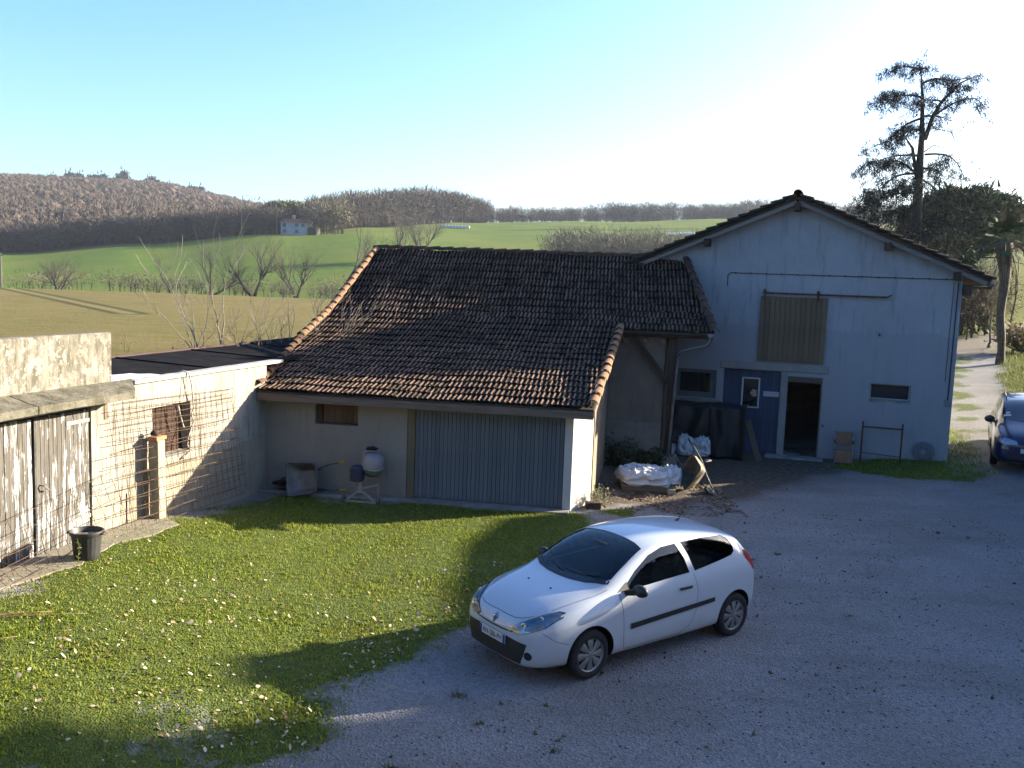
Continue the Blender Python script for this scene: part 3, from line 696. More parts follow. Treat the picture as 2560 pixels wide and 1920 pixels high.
# loft sliding door with its rail
M_LOFT = mat_wood('loft door boards', (.12, .082, .048), (.225, .158, .095), vary=.15)
planks('loft_board', 13, -1.35, .44, 2.68, 4.50, -.045, .03, M_LOFT, barn, .006, .002)
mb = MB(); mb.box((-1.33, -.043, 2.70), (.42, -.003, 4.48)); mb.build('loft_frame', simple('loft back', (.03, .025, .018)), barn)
mb = MB(); mb.box((-1.30, -.10, 4.565), (1.95, -.06, 4.615)); mb.bar((1.95, -.08, 4.59), (2.05, -.08, 4.66), .04, .04); rail = mb.build('rail', M_RUST, barn)
for uu in (-1.25, .18):
    mb = MB(); mb.box((uu-.03, -.13, 4.40), (uu+.03, -.102, 4.70)); mb.lathe([(.0, -.02), (.05, -.02), (.05, .02), (0, .02)], 10, Matrix.Translation((uu, -.12, 4.63)) @ Matrix.Rotation(pi/2, 4, 'X')); mb.build('hanger', M_RUST, barn)
# lintels, pier and doorway
mb = MB(); mb.box((-2.36, -.03, 2.41), (.60, .0-.001, 2.62)); link('lintel', bevel(mb.mesh(), .015), mat_plaster('lintel concrete', (.38, .36, .33), (.26, .245, .22), .3), barn)
mb = MB(); mb.box((-.655, -.02, -.1), (-.475, .28, 2.405)); mb.build('pier', mat_plaster('pier concrete', (.36, .35, .33), (.25, .24, .23), .3), barn)
mb = MB(); mb.box((-.47, .04, 2.13), (.46, .12, 2.285)); mb.build('door_head', M_EAVE, barn)
mb = MB(); mb.box((.42, .06, .0), (.458, .14, 2.13)); mb.build('door_jamb', M_EAVE, barn)
mb = MB(); mb.box((-.95, -.48, -.1), (.62, -.002, .06)); link('door_step', bevel(mb.mesh(), .02), M_CEM, barn)
# blue boarded partition with a small window
M_BLUE = mat_wood('faded blue boards', (.055, .072, .12), (.095, .12, .185), vary=.12)
planks('blue_board', 13, -2.235, -1.73, .0, 2.395, .16, .025, M_BLUE, barn, .005, .003)
planks('blue_board', 5, -1.23, -.665, .0, 2.395, .16, .025, M_BLUE, barn, .005, .003)
planks('blue_board', 4, -1.73, -1.23, .0, 1.30, .16, .025, M_BLUE, barn, .005, .003)
planks('blue_board', 4, -1.73, -1.23, 2.17, 2.395, .16, .025, M_BLUE, barn, .005, .003)
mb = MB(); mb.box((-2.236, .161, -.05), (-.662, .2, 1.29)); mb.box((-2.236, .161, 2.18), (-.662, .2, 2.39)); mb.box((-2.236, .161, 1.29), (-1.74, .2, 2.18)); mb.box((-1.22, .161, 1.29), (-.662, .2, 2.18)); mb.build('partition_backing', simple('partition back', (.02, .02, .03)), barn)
M_WHITEP = simple('white paint', (.55, .55, .55), (.68, .68, .67), 6, .6)
mb = MB()
for a, b in (((-1.73, 1.30), (-1.69, 2.17)), ((-1.27, 1.30), (-1.23, 2.17)), ((-1.69, 1.30), (-1.27, 1.335)), ((-1.69, 2.135), (-1.27, 2.17))): mb.box((a[0], .10, a[1]), (b[0], .15, b[1]))
fr = mb.build('partition_window', M_WHITEP, barn)
mb = MB(); mb.box((-1.69, .125, 1.335), (-1.27, .132, 2.135)); mb.build('pane', M_GLASSDK, fr)
mb = MB(); mb.add([(-1.50, .119, 1.72), (-1.38, .119, 1.62), (-1.30, .119, 1.66), (-1.32, .119, 1.82), (-1.42, .119, 1.84), (-1.31, .124, 1.9)], [(0, 1, 2, 3, 4)]); mb.prism([(-1.46, 1.66), (-1.33, 1.62), (-1.31, 1.80), (-1.42, 1.83)], -.118, -.112, Matrix.Rotation(pi/2, 4, 'X')); mb.build('pane_reflection', simple('buff reflection', (.42, .34, .20), (.5, .41, .25)), fr)  # buff patch laid over the dark pane as its painted reflection
mb = MB(); mb.box((-1.12, .108, 1.665), (-.69, .13, 1.80)); sg = mb.build('sign_plate', simple('pale sign', (.5, .53, .6), (.6, .63, .68), 9, .4), barn)
mb = MB()
for k_, (a, b) in enumerate(((-1.08, -.73), (-1.05, -.80))): mb.box((a, .104, 1.755-k_*.05), (b, .107, 1.765-k_*.05))
mb.build('sign_lines', simple('sign print', (.10, .12, .2)), sg)
# left window, sill and the plain right window
mb = MB()
for a, b in (((-3.58, 1.50), (-3.50, 2.32)), ((-2.62, 1.50), (-2.45, 2.32)), ((-3.50, 1.50), (-2.62, 1.66)), ((-3.50, 2.22), (-2.62, 2.32))): mb.box((a[0], .06, a[1]), (b[0], .16, b[1]))
lw = mb.build('left_window', mat_wood('grey window frame', (.12, .125, .13), (.2, .2, .21)), barn)
mb = MB(); mb.box((-3.50, .11, 1.66), (-2.62, .12, 2.22)); mb.build('pane', M_GLASSDK, lw)
mb = MB(); mb.box((-3.75, -.14, 1.40), (-2.28, -.001, 1.47)); mb.build('ledge', M_CEM, barn)
mb = MB()
for a, b in (((1.70, 1.80), (1.74, 2.24)), ((2.69, 1.80), (2.73, 2.24)), ((1.74, 1.80), (2.69, 1.84)), ((1.74, 2.20), (2.69, 2.24))): mb.box((a[0], .16, a[1]), (b[0], .21, b[1]))
rw = mb.build('window', mat_wood('white window frame', (.3, .3, .3), (.42, .42, .42)), barn)
mb = MB(); mb.box((1.74, .18, 1.84), (2.69, .19, 2.20)); mb.build('pane', M_GLASSDK, rw)
mb = MB(); mb.box((1.71, .0, 1.732), (2.72, .29, 1.795)); mb.build('sill', M_CEM, rw)
# cables, hook, latch
M_CABLE = simple('black cable', (.015, .015, .016), rough=.6)
mb = MB(); pts = [(-2.30, -.02, 4.75), (-2.30, -.02, 5.05), (-2.24, -.02, 5.12)]+[(-2.2+i*.3, -.02, 5.13-.012*abs(sin(i*1.3))) for i in range(20)]+[(3.62, -.02, 5.10)]
mb.tube(pts, .011, 5); mb.build('cable', M_CABLE, barn)
mb = MB(); mb.tube([(3.665, -.022, 5.05), (3.66, -.025, 3.4), (3.65, -.022, 1.9)], .014, 5); mb.build('down_cable', M_CABLE, barn)
mb = MB(); mb.tube([(3.56, -.02, 5.05), (3.55, -.022, 3.4), (3.55, -.02, 2.4)], .007, 5); mb.build('thin_cable', M_CABLE, barn)
mb = MB()
for i in range(14):
    mb.box((-2.1+i*.42, -.035, 5.10), (-2.08+i*.42, -.001, 5.15))
mb.build('cable_clips', M_CABLE, barn)
mb = MB(); mb.box((3.58, -.06, 1.76), (3.72, -.002, 1.92)); link('junction_box', bevel(mb.mesh(), .01), simple('box plastic', (.22, .22, .23)), barn)
mb = MB(); mb.tube([(1.83, 0, 3.59), (1.83, -.09, 3.59), (1.83, -.12, 3.55)], .022, 6); mb.build('wall_hook', M_RUST, barn)
mb = MB(); mb.tube([(.53, 0, .98), (.53, -.06, .98), (.56, -.09, .95)], .02, 6); mb.build('door_catch', M_RUST, barn)
def BL(u, v, z=None):
    p = Vector((BO[0]+u*cos(BA)-v*sin(BA), BO[1]+u*sin(BA)+v*cos(BA), 0)); p.z = float(gz(p.x, p.y)) if z is None else z; return p
# ------------------------------------------------------------------ outbuilding along the left side
WA = atan2(-.967, -.256)
def WL(a, off, z=None):
    p = Vector((GO[0]+a*cos(WA)-off*sin(WA), GO[1]+a*sin(WA)+off*cos(WA), 0)); p.z = float(gz(p.x, p.y)) if z is None else z; return p
shed = thing('outbuilding', 'long sunlit outbuilding with peeling double doors and streaked cream walls', 'outbuilding', (*GO, 0), WA)
M_SHED = mat_plaster('streaked cream render', (.45, .42, .37), (.22, .195, .16), 1.0, 1.5, (1.0, .5, (.36, .31, .23)), .5)
M_LICHEN = NT('lichened parapet')
def _lich(t):
    P = t.pos(); n1 = t.noise(P, 7, 6, .75); n2 = t.noise(t.pos((4, 4, .9)), 2.2, 5, .7); n3 = t.noise(P, 1.1, 4, .6)
    c = t.mix(t.ramp(n2, [(.35, 0), (.6, 1)]), (.27, .255, .215), (.115, .105, .085))
    c = t.mix(t.ramp(n1, [(.50, 0), (.56, .9)]), c, (.32, .30, .26)); c = t.mix(t.ramp(n3, [(.5, 0), (.75, .7)]), c, (.12, .105, .08))
    t.bump(n1, .6, .02); return t.fin(c, .95, spec=.1)
M_LICHEN = _lich(M_LICHEN)
m = MB(); wall_cells(m, .0, 11.5, -.1, 2.70, [(2.75, 3.87, 1.33, 2.25), (5.40, 7.78, .3, 2.46)], -.26, 0); m.build('wall', M_SHED, shed)
# lower rough band, irregular top edge
m = MB(); N = 46; va = []
for i in range(N+1):
    a = .02+i*4.56/N; zt = 1.17+.05*sin(a*2.3)+.04*mnoise.noise(Vector((a*2, 0, 0)))+(-.25*smooth(4.1, 4.58, a)); va.append((a, zt))
vs = [(a, .022, -.05) for a, z in va]+[(a, .022+.012*mnoise.noise(Vector((a*5, 1, 0))), z) for a, z in va]+[(a, .001, z+.03) for a, z in va]
fs = []
for i in range(N): fs += [(i, i+1, N+2+i, N+1+i), (N+1+i, N+2+i, 2*N+3+i, 2*N+2+i)]
m.add(vs, fs); m.build('footing_render', mat_plaster('exposed footing', (.42, .37, .29), (.27, .235, .18), .6, 2.2, bumpk=.8), shed)
m = MB(); m.box((4.86, -.24, 2.70), (11.5, -.03, 3.62)); link('parapet', bevel(m.mesh(), .015), M_LICHEN, shed)
# concrete canopy in two slabs
M_SLAB = NT('mossy concrete')
def _slab(t):
    P = t.pos(); n1 = t.noise(P, 4, 6, .75); n2 = t.noise(P, 13, 4, .7)
    c = t.ramp(n1, [(.32, (.06, .055, .035)), (.48, (.14, .13, .10)), (.66, (.21, .195, .165))]); c = t.mix(t.ramp(n2, [(.6, 0), (.66, .8)]), c, (.05, .042, .02))
    t.bump(n1, .9, .04); return t.fin(c, .97, spec=.1)
M_SLAB = _slab(M_SLAB)
for (a0f, a0b, a1) in ((4.93, 4.36, 7.02), (7.04, 7.04, 11.4)):
    m = MB(); P0 = [(a0b, -.03, 2.82), (a1, -.03, 2.82), (a1, .47, 2.69), (a0f, .47, 2.69)]
    m.add([*P0, *[(p[0], p[1], p[2]-(.11 if p[1] > 0 else .13)) for p in P0]], [(3, 2, 1, 0), (4, 5, 6, 7), (0, 1, 5, 4), (1, 2, 6, 5), (2, 3, 7, 6), (3, 0, 4, 7)])
    me = m.mesh(); bm = bmesh.new(); bm.from_mesh(me); bmesh.ops.subdivide_edges(bm, edges=bm.edges, cuts=6, use_grid_fill=True)
    for v in bm.verts: v.co += Vector((0, 1, 1))*.018*mnoise.noise(v.co*4)
    bm.to_mesh(me); bm.free(); link('canopy_slab', me, M_SLAB, shed)
# coping boards
M_COPE = mat_wood('whitewashed board', (.34, .325, .30), (.50, .485, .46), 0, worn=((.33, .30, .26), .64))
for i, (a0, a1) in enumerate(((-.62, 1.15), (1.16, 2.75), (2.76, 4.40))):
    m = MB(); m.box((a0, -.17, 2.71+.006*i), (a1, .06, 2.775+.006*i)); link('coping_board', bevel(m.mesh(), .006), M_COPE, shed)
# lean-to roof behind the wall
M_LEAN = simple('bitumen sheet', (.010, .010, .012), (.024, .023, .025), 3, 1, bump=.3, spec=.02)
m = MB(); m.add([(4.84, -.18, 2.74), (-6, -.18, 2.74), (-6, -2.55, 2.82), (4.84, -2.55, 2.82), (4.84, -.18, 2.69), (-6, -.18, 2.69), (-6, -2.55, 2.77), (4.84, -2.55, 2.77)], [(0, 1, 2, 3), (7, 6, 5, 4), (0, 4, 5, 1), (1, 5, 6, 2), (2, 6, 7, 3), (3, 7, 4, 0)])
m.build('lean_to_roof', M_LEAN, shed)
for i in range(4):
    m = MB(); a = 4.2-i*2.6; m.bar((a, -.22, 2.755), (a, -2.5, 2.835), .05, .02); m.build('roof_batten', M_LEAN, shed)
m = MB(); m.box((-6, -2.62, 2.70), (4.84, -2.555, 2.86)); m.build('back_fascia', mat_wood('purple brown board', (.05, .03, .03), (.10, .06, .055), 0), shed)
m = MB(); m.box((-6, -2.55, -.2), (11.5, -2.35, 2.68)); m.box((11.3, -2.35, -.2), (11.5, -.26, 2.68)); m.box((4.9, -2.55, 2.70), (11.5, -.24, 2.78)); m.build('rear_wall', M_SHED, shed)
m = MB(); m.add([(3.35, -.20, 2.765), (4.82, -.20, 2.765), (4.82, -.85, 2.78), (3.65, -.60, 2.785)], [(0, 1, 2, 3)]); me = m.mesh()
bm = bmesh.new(); bm.from_mesh(me); bmesh.ops.subdivide_edges(bm, edges=bm.edges, cuts=7, use_grid_fill=True)
for v in bm.verts: v.co.z += .015+.02*mnoise.noise(v.co*3.3)
bmesh.ops.solidify(bm, geom=bm.faces[:], thickness=.006); bm.to_mesh(me); bm.free(); link('white_sheet', me, simple('white sheeting', (.62, .62, .63), (.74, .74, .74), 4, .5), shed)
# double doors
M_PEEL = NT('peeling white paint')
def _peel(t):
    s1 = t.noise(t.pos((9, 9, 1.1)), 1.8, 7, .75); s2 = t.noise(t.pos((2, 2, .7)), 1.1, 4, .6); g = t.noise(t.pos((30, 30, 1.5)), 1.5, 4, .7)
    wood = t.ramp(g, [(.3, (.05, .044, .04)), (.7, (.16, .145, .13))])
    wood = t.mix(t.ramp(t.noise(t.pos((11, 11, 1.4), loc=(3, 1, 0)), 1.0, 4, .7), [(.66, 0), (.70, .85)]), wood, (.34, .19, .07))
    k = t.math('ADD', t.math('ADD', t.math('MULTIPLY', s1, .75), t.math('MULTIPLY', s2, .45)), t.math('MULTIPLY', t.rand(), .10))
    kk = t.ramp(k, [(.585, 0), (.63, 1)])
    t.bump(t.math('SUBTRACT', 1.0, kk), .5, .006)
    return t.fin(t.mix(kk, (.56, .57, .585), wood), .75, spec=.25)
M_PEEL = _peel(M_PEEL)
for (a0, a1) in ((5.42, 6.54), (6.62, 7.74)):
    planks('door_board', 13, a0, a1, .36, 2.44, -.03, .035, M_PEEL, shed, .005, .004, .012)
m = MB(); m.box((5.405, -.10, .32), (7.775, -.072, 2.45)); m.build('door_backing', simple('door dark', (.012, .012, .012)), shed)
m = MB(); m.box((6.545, -.06, .36), (6.578, -.02, 2.44)); m.build('meeting_bar', simple('dark iron', (.04, .04, .042), (.09, .09, .09), 8, .6, .5), shed)
for (a0, a1, z_) in ((5.40, 5.92, 2.26), (7.25, 7.76, 2.26), (5.40, 5.9, .72), (7.25, 7.76, .72)):
    m = MB(); m.box((a0, -.027, z_-.03), (a1, -.018, z_+.03)); m.build('strap_hinge', simple('grey hinge', (.2, .2, .2), (.32, .31, .3), 9, .7), shed)
m = MB(); m.tube([(6.48, -.02, 1.42), (6.46, .04, 1.41), (6.42, .06, 1.36), (6.36, .03, 1.33)], .012, 6); m.build('door_latch', simple('latch', (.3, .3, .3), rough=.5, metal=.5), shed)
m = MB(); m.box((5.02, .0005, 2.22), (5.10, .012, 2.52)); m.build('wall_slot', simple('rusty slot', (.12, .09, .07), (.22, .17, .12), 20), shed)
# window with dark boards
planks('shutter_board', 7, 2.78, 3.84, 1.36, 2.25, -.17, .025, mat_wood('dark red boards', (.03, .018, .014), (.075, .04, .03)), shed, .008, .004)
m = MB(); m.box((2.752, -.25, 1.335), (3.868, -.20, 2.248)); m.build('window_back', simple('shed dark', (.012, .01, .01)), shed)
m = MB(); m.add([(2.74, -.16, 1.36), (3.88, -.16, 1.36), (3.88, .03, 1.31), (2.74, .03, 1.31), (2.74, -.16, 1.33), (3.88, -.16, 1.33), (3.88, .03, 1.27), (2.74, .03, 1.27)], [(3, 2, 1, 0), (4, 5, 6, 7), (0, 1, 5, 4), (1, 2, 6, 5), (2, 3, 7, 6), (3, 0, 4, 7)]); m.build('window_sill', M_CEM, shed)
# rope hanging from the coping
rope = MB(); random.seed(3)
rope.tube([(2.95, -.1, 2.80), (2.97, .0, 2.83), (2.93, .09, 2.80), (2.85, .10, 2.55), (2.76, .07, 2.20), (2.72, .05, 2.10), (2.79, .05, 2.02), (2.74, .06, 1.85), (2.80, .05, 1.75), (2.90, .06, 1.6), (2.92, .05, 1.45), (2.84, .06, 1.36), (2.90, .07, 1.30), (3.02, .06, 1.24), (3.08, .05, 1.22)], .014, 6)
rope.tube([(2.95, .08, 2.80), (3.00, .07, 2.5), (3.06, .05, 2.32)], .008, 5)
rope.tube([(3.16, .02, 2.22), (3.10, .03, 2.0), (3.00, .03, 1.78)], .018, 6)
ro = rope.build('rope', simple('frayed rope', (.42, .38, .32), (.62, .58, .52), 40, .95), None, True)
ro.matrix_basis = frame(GO, WA); tag(ro, 'frayed pale rope hanging down beside the sunlit window', 'rope')
# concrete strip along the wall
m = MB(); N = 24
for i in range(N):
    a0, a1 = 3.9+i*.35, 3.9+(i+1)*.35
    w0 = .72+.10*sin(a0*3)+.06*sin(a0*7.7); w1 = .72+.10*sin(a1*3)+.06*sin(a1*7.7)
    if i == 0: w0 = .25
    q = [WL(a0, .002), WL(a1, .002), WL(a1, w1), WL(a0, w0)]
    m.add([v+Vector((0, 0, .035)) for v in q]+[v-Vector((0, 0, .1)) for v in q], [(3, 2, 1, 0), (3, 7, 6, 2), (0, 3, 7, 4) if i == 0 else (2, 6, 5, 1)])
m.build('concrete_strip', mat_plaster('worn path concrete', (.32, .285, .235), (.23, .20, .155), .1, 1.5, bumpk=.6)); tag(bpy.data.objects['concrete_strip'], 'worn concrete strip along the foot of the outbuilding', 'path', kind='structure')
# stone gate post with a brick on top
pp = WL(4.03, .22); post = thing('stone_post', 'square stone post leaning at the wall with an orange brick on top', 'post', pp, WA)
m = MB(); m.box((-.10, -.10, -.05), (.10, .10, 1.40)); link('shaft', bevel(m.mesh(), .02, 2), mat_plaster('post stone', (.46, .40, .31), (.30, .26, .2), .4, 3, bumpk=.7), post)
m = MB(); m.box((-.14, -.08, 1.402), (.14, .11, 1.465)); link('brick', bevel(m.mesh(), .006), simple('orange brick', (.40, .17, .08), (.52, .25, .12), 14), post)
m = MB(); m.blob((.02, -.02, 1.51), .07, 4, 2, .3, (1, 1, .9)); m.build('knob', simple('dark iron knob', (.03, .028, .025)), post, True)
post.rotation_euler.x = radians(1.0)
# steel reinforcing mesh sheets leaning on the wall
M_BAR = simple('mesh steel', (.07, .048, .035), (.17, .10, .058), 10, .85, .2)
def rebar(name, label, a0, a1, z0, z1, off0, off1, na, nz, sk=0, group='steel mesh sheets', seed=1, r=.0042):
    random.seed(seed); base = WL((a0+a1)/2, 0, 0); t_ = thing(name, label, 'steel mesh', base, WA, group)
    ac = (a0+a1)/2
    P = lambda u, v: Vector(((a0+(a1-a0)*u)-ac, off0+(off1-off0)*v+.015*sin(u*9+v*5), z0+(z1-z0)*v+sk*(u-.5)))
    for i in range(nz+1):
        v = (i+random.uniform(-.08, .08))/nz; j0, j1 = random.uniform(-.03, .03), random.uniform(-.03, .04)
        m = MB(); m.tube([P(u, v)+Vector((0, .012, .008*random.gauss(0, 1))) for u in np.linspace(j0, 1+j1, 7)], r*1.25, 4); m.build('bar', M_BAR, t_)
    for i in range(na+1):
        u = (i+random.uniform(-.06, .06))/na; m = MB(); j0, j1 = random.uniform(-.04, .03), random.uniform(-.02, .03)
        m.tube([P(u, v)+Vector((.008*random.gauss(0, 1), 0, 0)) for v in np.linspace(j0, 1+j1, 6)], r, 4); m.build('bar', M_BAR, t_)
    return t_
rebar('mesh_sheet', 'rusty steel mesh sheet lying closest against the window wall', 1.42, 4.95, .40, 2.42, .22, .06, 18, 10, .12, seed=2)
rebar('mesh_sheet', 'rusty steel mesh sheet leaning in front of the window and stone post', 1.55, 5.15, .36, 2.32, .46, .10, 20, 11, .10, seed=5)
rebar('mesh_sheet', 'low bent steel mesh sheet leaning across the peeling double doors', 5.1, 8.3, .38, 1.16, .42, .10, 15, 4, -.42, seed=9)
rebar('mesh_sheet', 'small steel mesh offcut lying on the concrete strip by the pot', 6.9, 8.3, .40, .62, .62, .22, 9, 3, -.10, seed=11)
# ribbed plastic pot
pot = thing('plant_pot', 'large black ribbed plastic pot holding dry soil by the double doors', 'plant pot', (-6.20, 13.38, float(gz(-6.2, 13.38))+.03))
M_POT = simple('black pot plastic', (.025, .025, .027), (.045, .045, .048), 8, .5, spec=.4)
m = MB(); n = 60; prof = [(.0, .0), (.17, .0), (.178, .02), (.212, .36), (.235, .365), (.242, .40), (.238, .42), (.225, .42), (.215, .40), (.20, .34)]
vs = []
for i, (r, z_) in enumerate(prof):
    for j in range(n):
        rr = r*(1-(.035 if (j % 3 == 0 and 2 <= i <= 3) else 0)); t_ = 2*pi*j/n; vs.append((rr*cos(t_), rr*sin(t_), z_))
fs = [(i*n+j, i*n+(j+1) % n, (i+1)*n+(j+1) % n, (i+1)*n+j) for i in range(len(prof)-1) for j in range(n)]
m.add(vs, fs); m.build('body', M_POT, pot, True, 45)
for s_ in (0, pi):
    m = MB(); m.tube([(.235*cos(s_), .235*sin(s_)-.06, .38), (.27*cos(s_), .27*sin(s_)-.03, .385), (.27*cos(s_), .27*sin(s_)+.03, .385), (.235*cos(s_), .235*sin(s_)+.06, .38)], .014, 6); m.build('handle', M_POT, pot, True)
m = MB(); m.lathe([(0, .36), (.1, .35), (.20, .345)], 20); me = m.mesh(True)
for v in me.vertices: v.co.z += .02*mnoise.noise(v.co*14)
link('soil', me, simple('dry soil', (.12, .10, .07), (.28, .25, .18), 20, 1), pot)
def leafy(mb, pts, size, rnd, n=3):
    for p in pts:
        for _ in range(n):
            d = Vector((rnd.gauss(0, 1), rnd.gauss(0, 1), rnd.gauss(.3, .7))).normalized(); s_ = d.orthogonal().normalized(); a = rnd.random()*6.28; s_ = s_*cos(a)+d.cross(s_)*sin(a)
            L = size*rnd.uniform(.6, 1.3); p = Vector(p); mb.add([p, p+d*L*.5+s_*L*.28, p+d*L, p+d*L*.5-s_*L*.28], [(0, 1, 2, 3)])
rw_ = random.Random(4); m = MB(); st = [Vector((-.02, -.24, .40)), Vector((0, -.27, .30)), Vector((.01, -.26, .2)), Vector((0, -.28, .08)), Vector((.03, -.30, 0))]
m.tube(st, .004, 4); leafy(m, [st[i].lerp(st[i+1], f) for i in range(4) for f in (0, .33, .66)], .045, rw_, 3); m.build('trailing_weed', mat_grass('weed leaves', [(.12, .16, .05), (.2, .24, .1)]), pot)
# cut sticks lying on the lawn by the left edge
for i in range(11):
    r_ = random.Random(30+i); a = radians(25+r_.uniform(-9, 9)); L = r_.uniform(.5, 1.3); x, y = -6.9+r_.uniform(-.45, .55), 9.9+r_.uniform(-.4, 1.0)
    m = MB(); m.tube([(x+L*t_*cos(a)+.02*sin(t_*5+i), y+L*t_*sin(a)+.02*cos(t_*4+i), float(gz(x+L*t_*cos(a), y+L*t_*sin(a)))+.045+.02*r_.random()) for t_ in (0, .25, .5, .75, 1)], [.007, .0065, .006, .005, .003], 5)
    o = m.build('cut_stick', simple('stick bark', (.20, .12, .065), (.42, .30, .18), 9), None, True); tag(o, 'thin cut stick lying on the lawn at the left edge', 'stick', 'cut sticks on the lawn')
# ------------------------------------------------------------------ cars
def mat_paint(name, col, rough=.28, dirt=(.35, .33, .30), dk=.25):
    t = NT(name); n1 = t.noise(t.pos(), 2.2, 5, .7)
    low = t.ramp(t.math('ADD', t.z(), t.math('MULTIPLY', n1, .35)), [(.30, dk), (.62, .02)])
    c = t.mix(low, col, dirt); t.fin(c, rough, spec=.5)
    t.p.inputs['Coat Weight'].default_value = .7; t.p.inputs['Coat Roughness'].default_value = .06
    return t.m
def mat_glass(name, tint, ior=1.5):
    t = NT(name); fr = t.n('ShaderNodeFresnel'); fr.inputs[0].default_value = ior
    tr = t.n('ShaderNodeBsdfTransparent'); tr.inputs[0].default_value = (*tint, 1)
    gl = t.n('ShaderNodeBsdfGlossy'); gl.inputs['Roughness'].default_value = .02; gl.inputs[0].default_value = (.9, .9, .9, 1)
    mx = t.n('ShaderNodeMixShader'); t.l(fr.outputs[0], mx.inputs[0]); t.l(tr.outputs[0], mx.inputs[1]); t.l(gl.outputs[0], mx.inputs[2]); t.l(mx.outputs[0], t.o.inputs[0])
    return t.m
M_BLKP = simple('black trim', (.012, .012, .013), (.022, .022, .023), 12, .5, spec=.4)
M_TYRE = simple('tyre rubber', (.015, .015, .016), (.035, .034, .033), 18, .85, bump=.2)
M_CHROME = simple('chrome', (.62, .63, .65), rough=.15, metal=1)
M_HUB = simple('hubcap silver', (.20, .20, .205), (.30, .30, .30), 5, .42, .35)
M_CABIN = simple('cabin trim', (.02, .02, .022), (.04, .04, .042), 5, .8)
M_SEAT = simple('seat cloth', (.10, .10, .11), (.17, .17, .18), 12, .95)
M_DASH = simple('pale dash', (.16, .16, .16), (.26, .26, .25), 3, .6)
def subsurf_mesh(V, F, lv=2):
    me = bpy.data.meshes.new('cage'); me.from_pydata(V, [], F); ob = bpy.data.objects.new('cage', me); COL.objects.link(ob)
    md = ob.modifiers.new('s', 'SUBSURF'); md.levels = lv; md.render_levels = lv
    dg = bpy.context.evaluated_depsgraph_get(); r = bpy.data.meshes.new_from_object(ob.evaluated_get(dg)); bpy.data.objects.remove(ob); bpy.data.meshes.remove(me); return r
def boolean(me, cutters, mats):
    ob = bpy.data.objects.new('b', me); COL.objects.link(ob)
    for mm in mats: me.materials.append(mm)
    tmp = []
    for cme, mat_ in cutters:
        cme.materials.append(mat_); c = bpy.data.objects.new('c', cme); COL.objects.link(c); tmp.append(c)
        md = ob.modifiers.new('b', 'BOOLEAN'); md.operation = 'DIFFERENCE'; md.solver = 'EXACT'; md.object = c; md.material_mode = 'TRANSFER'
    dg = bpy.context.evaluated_depsgraph_get(); r = bpy.data.meshes.new_from_object(ob.evaluated_get(dg))
    for c in tmp: bpy.data.objects.remove(c)
    bpy.data.objects.remove(ob); return r
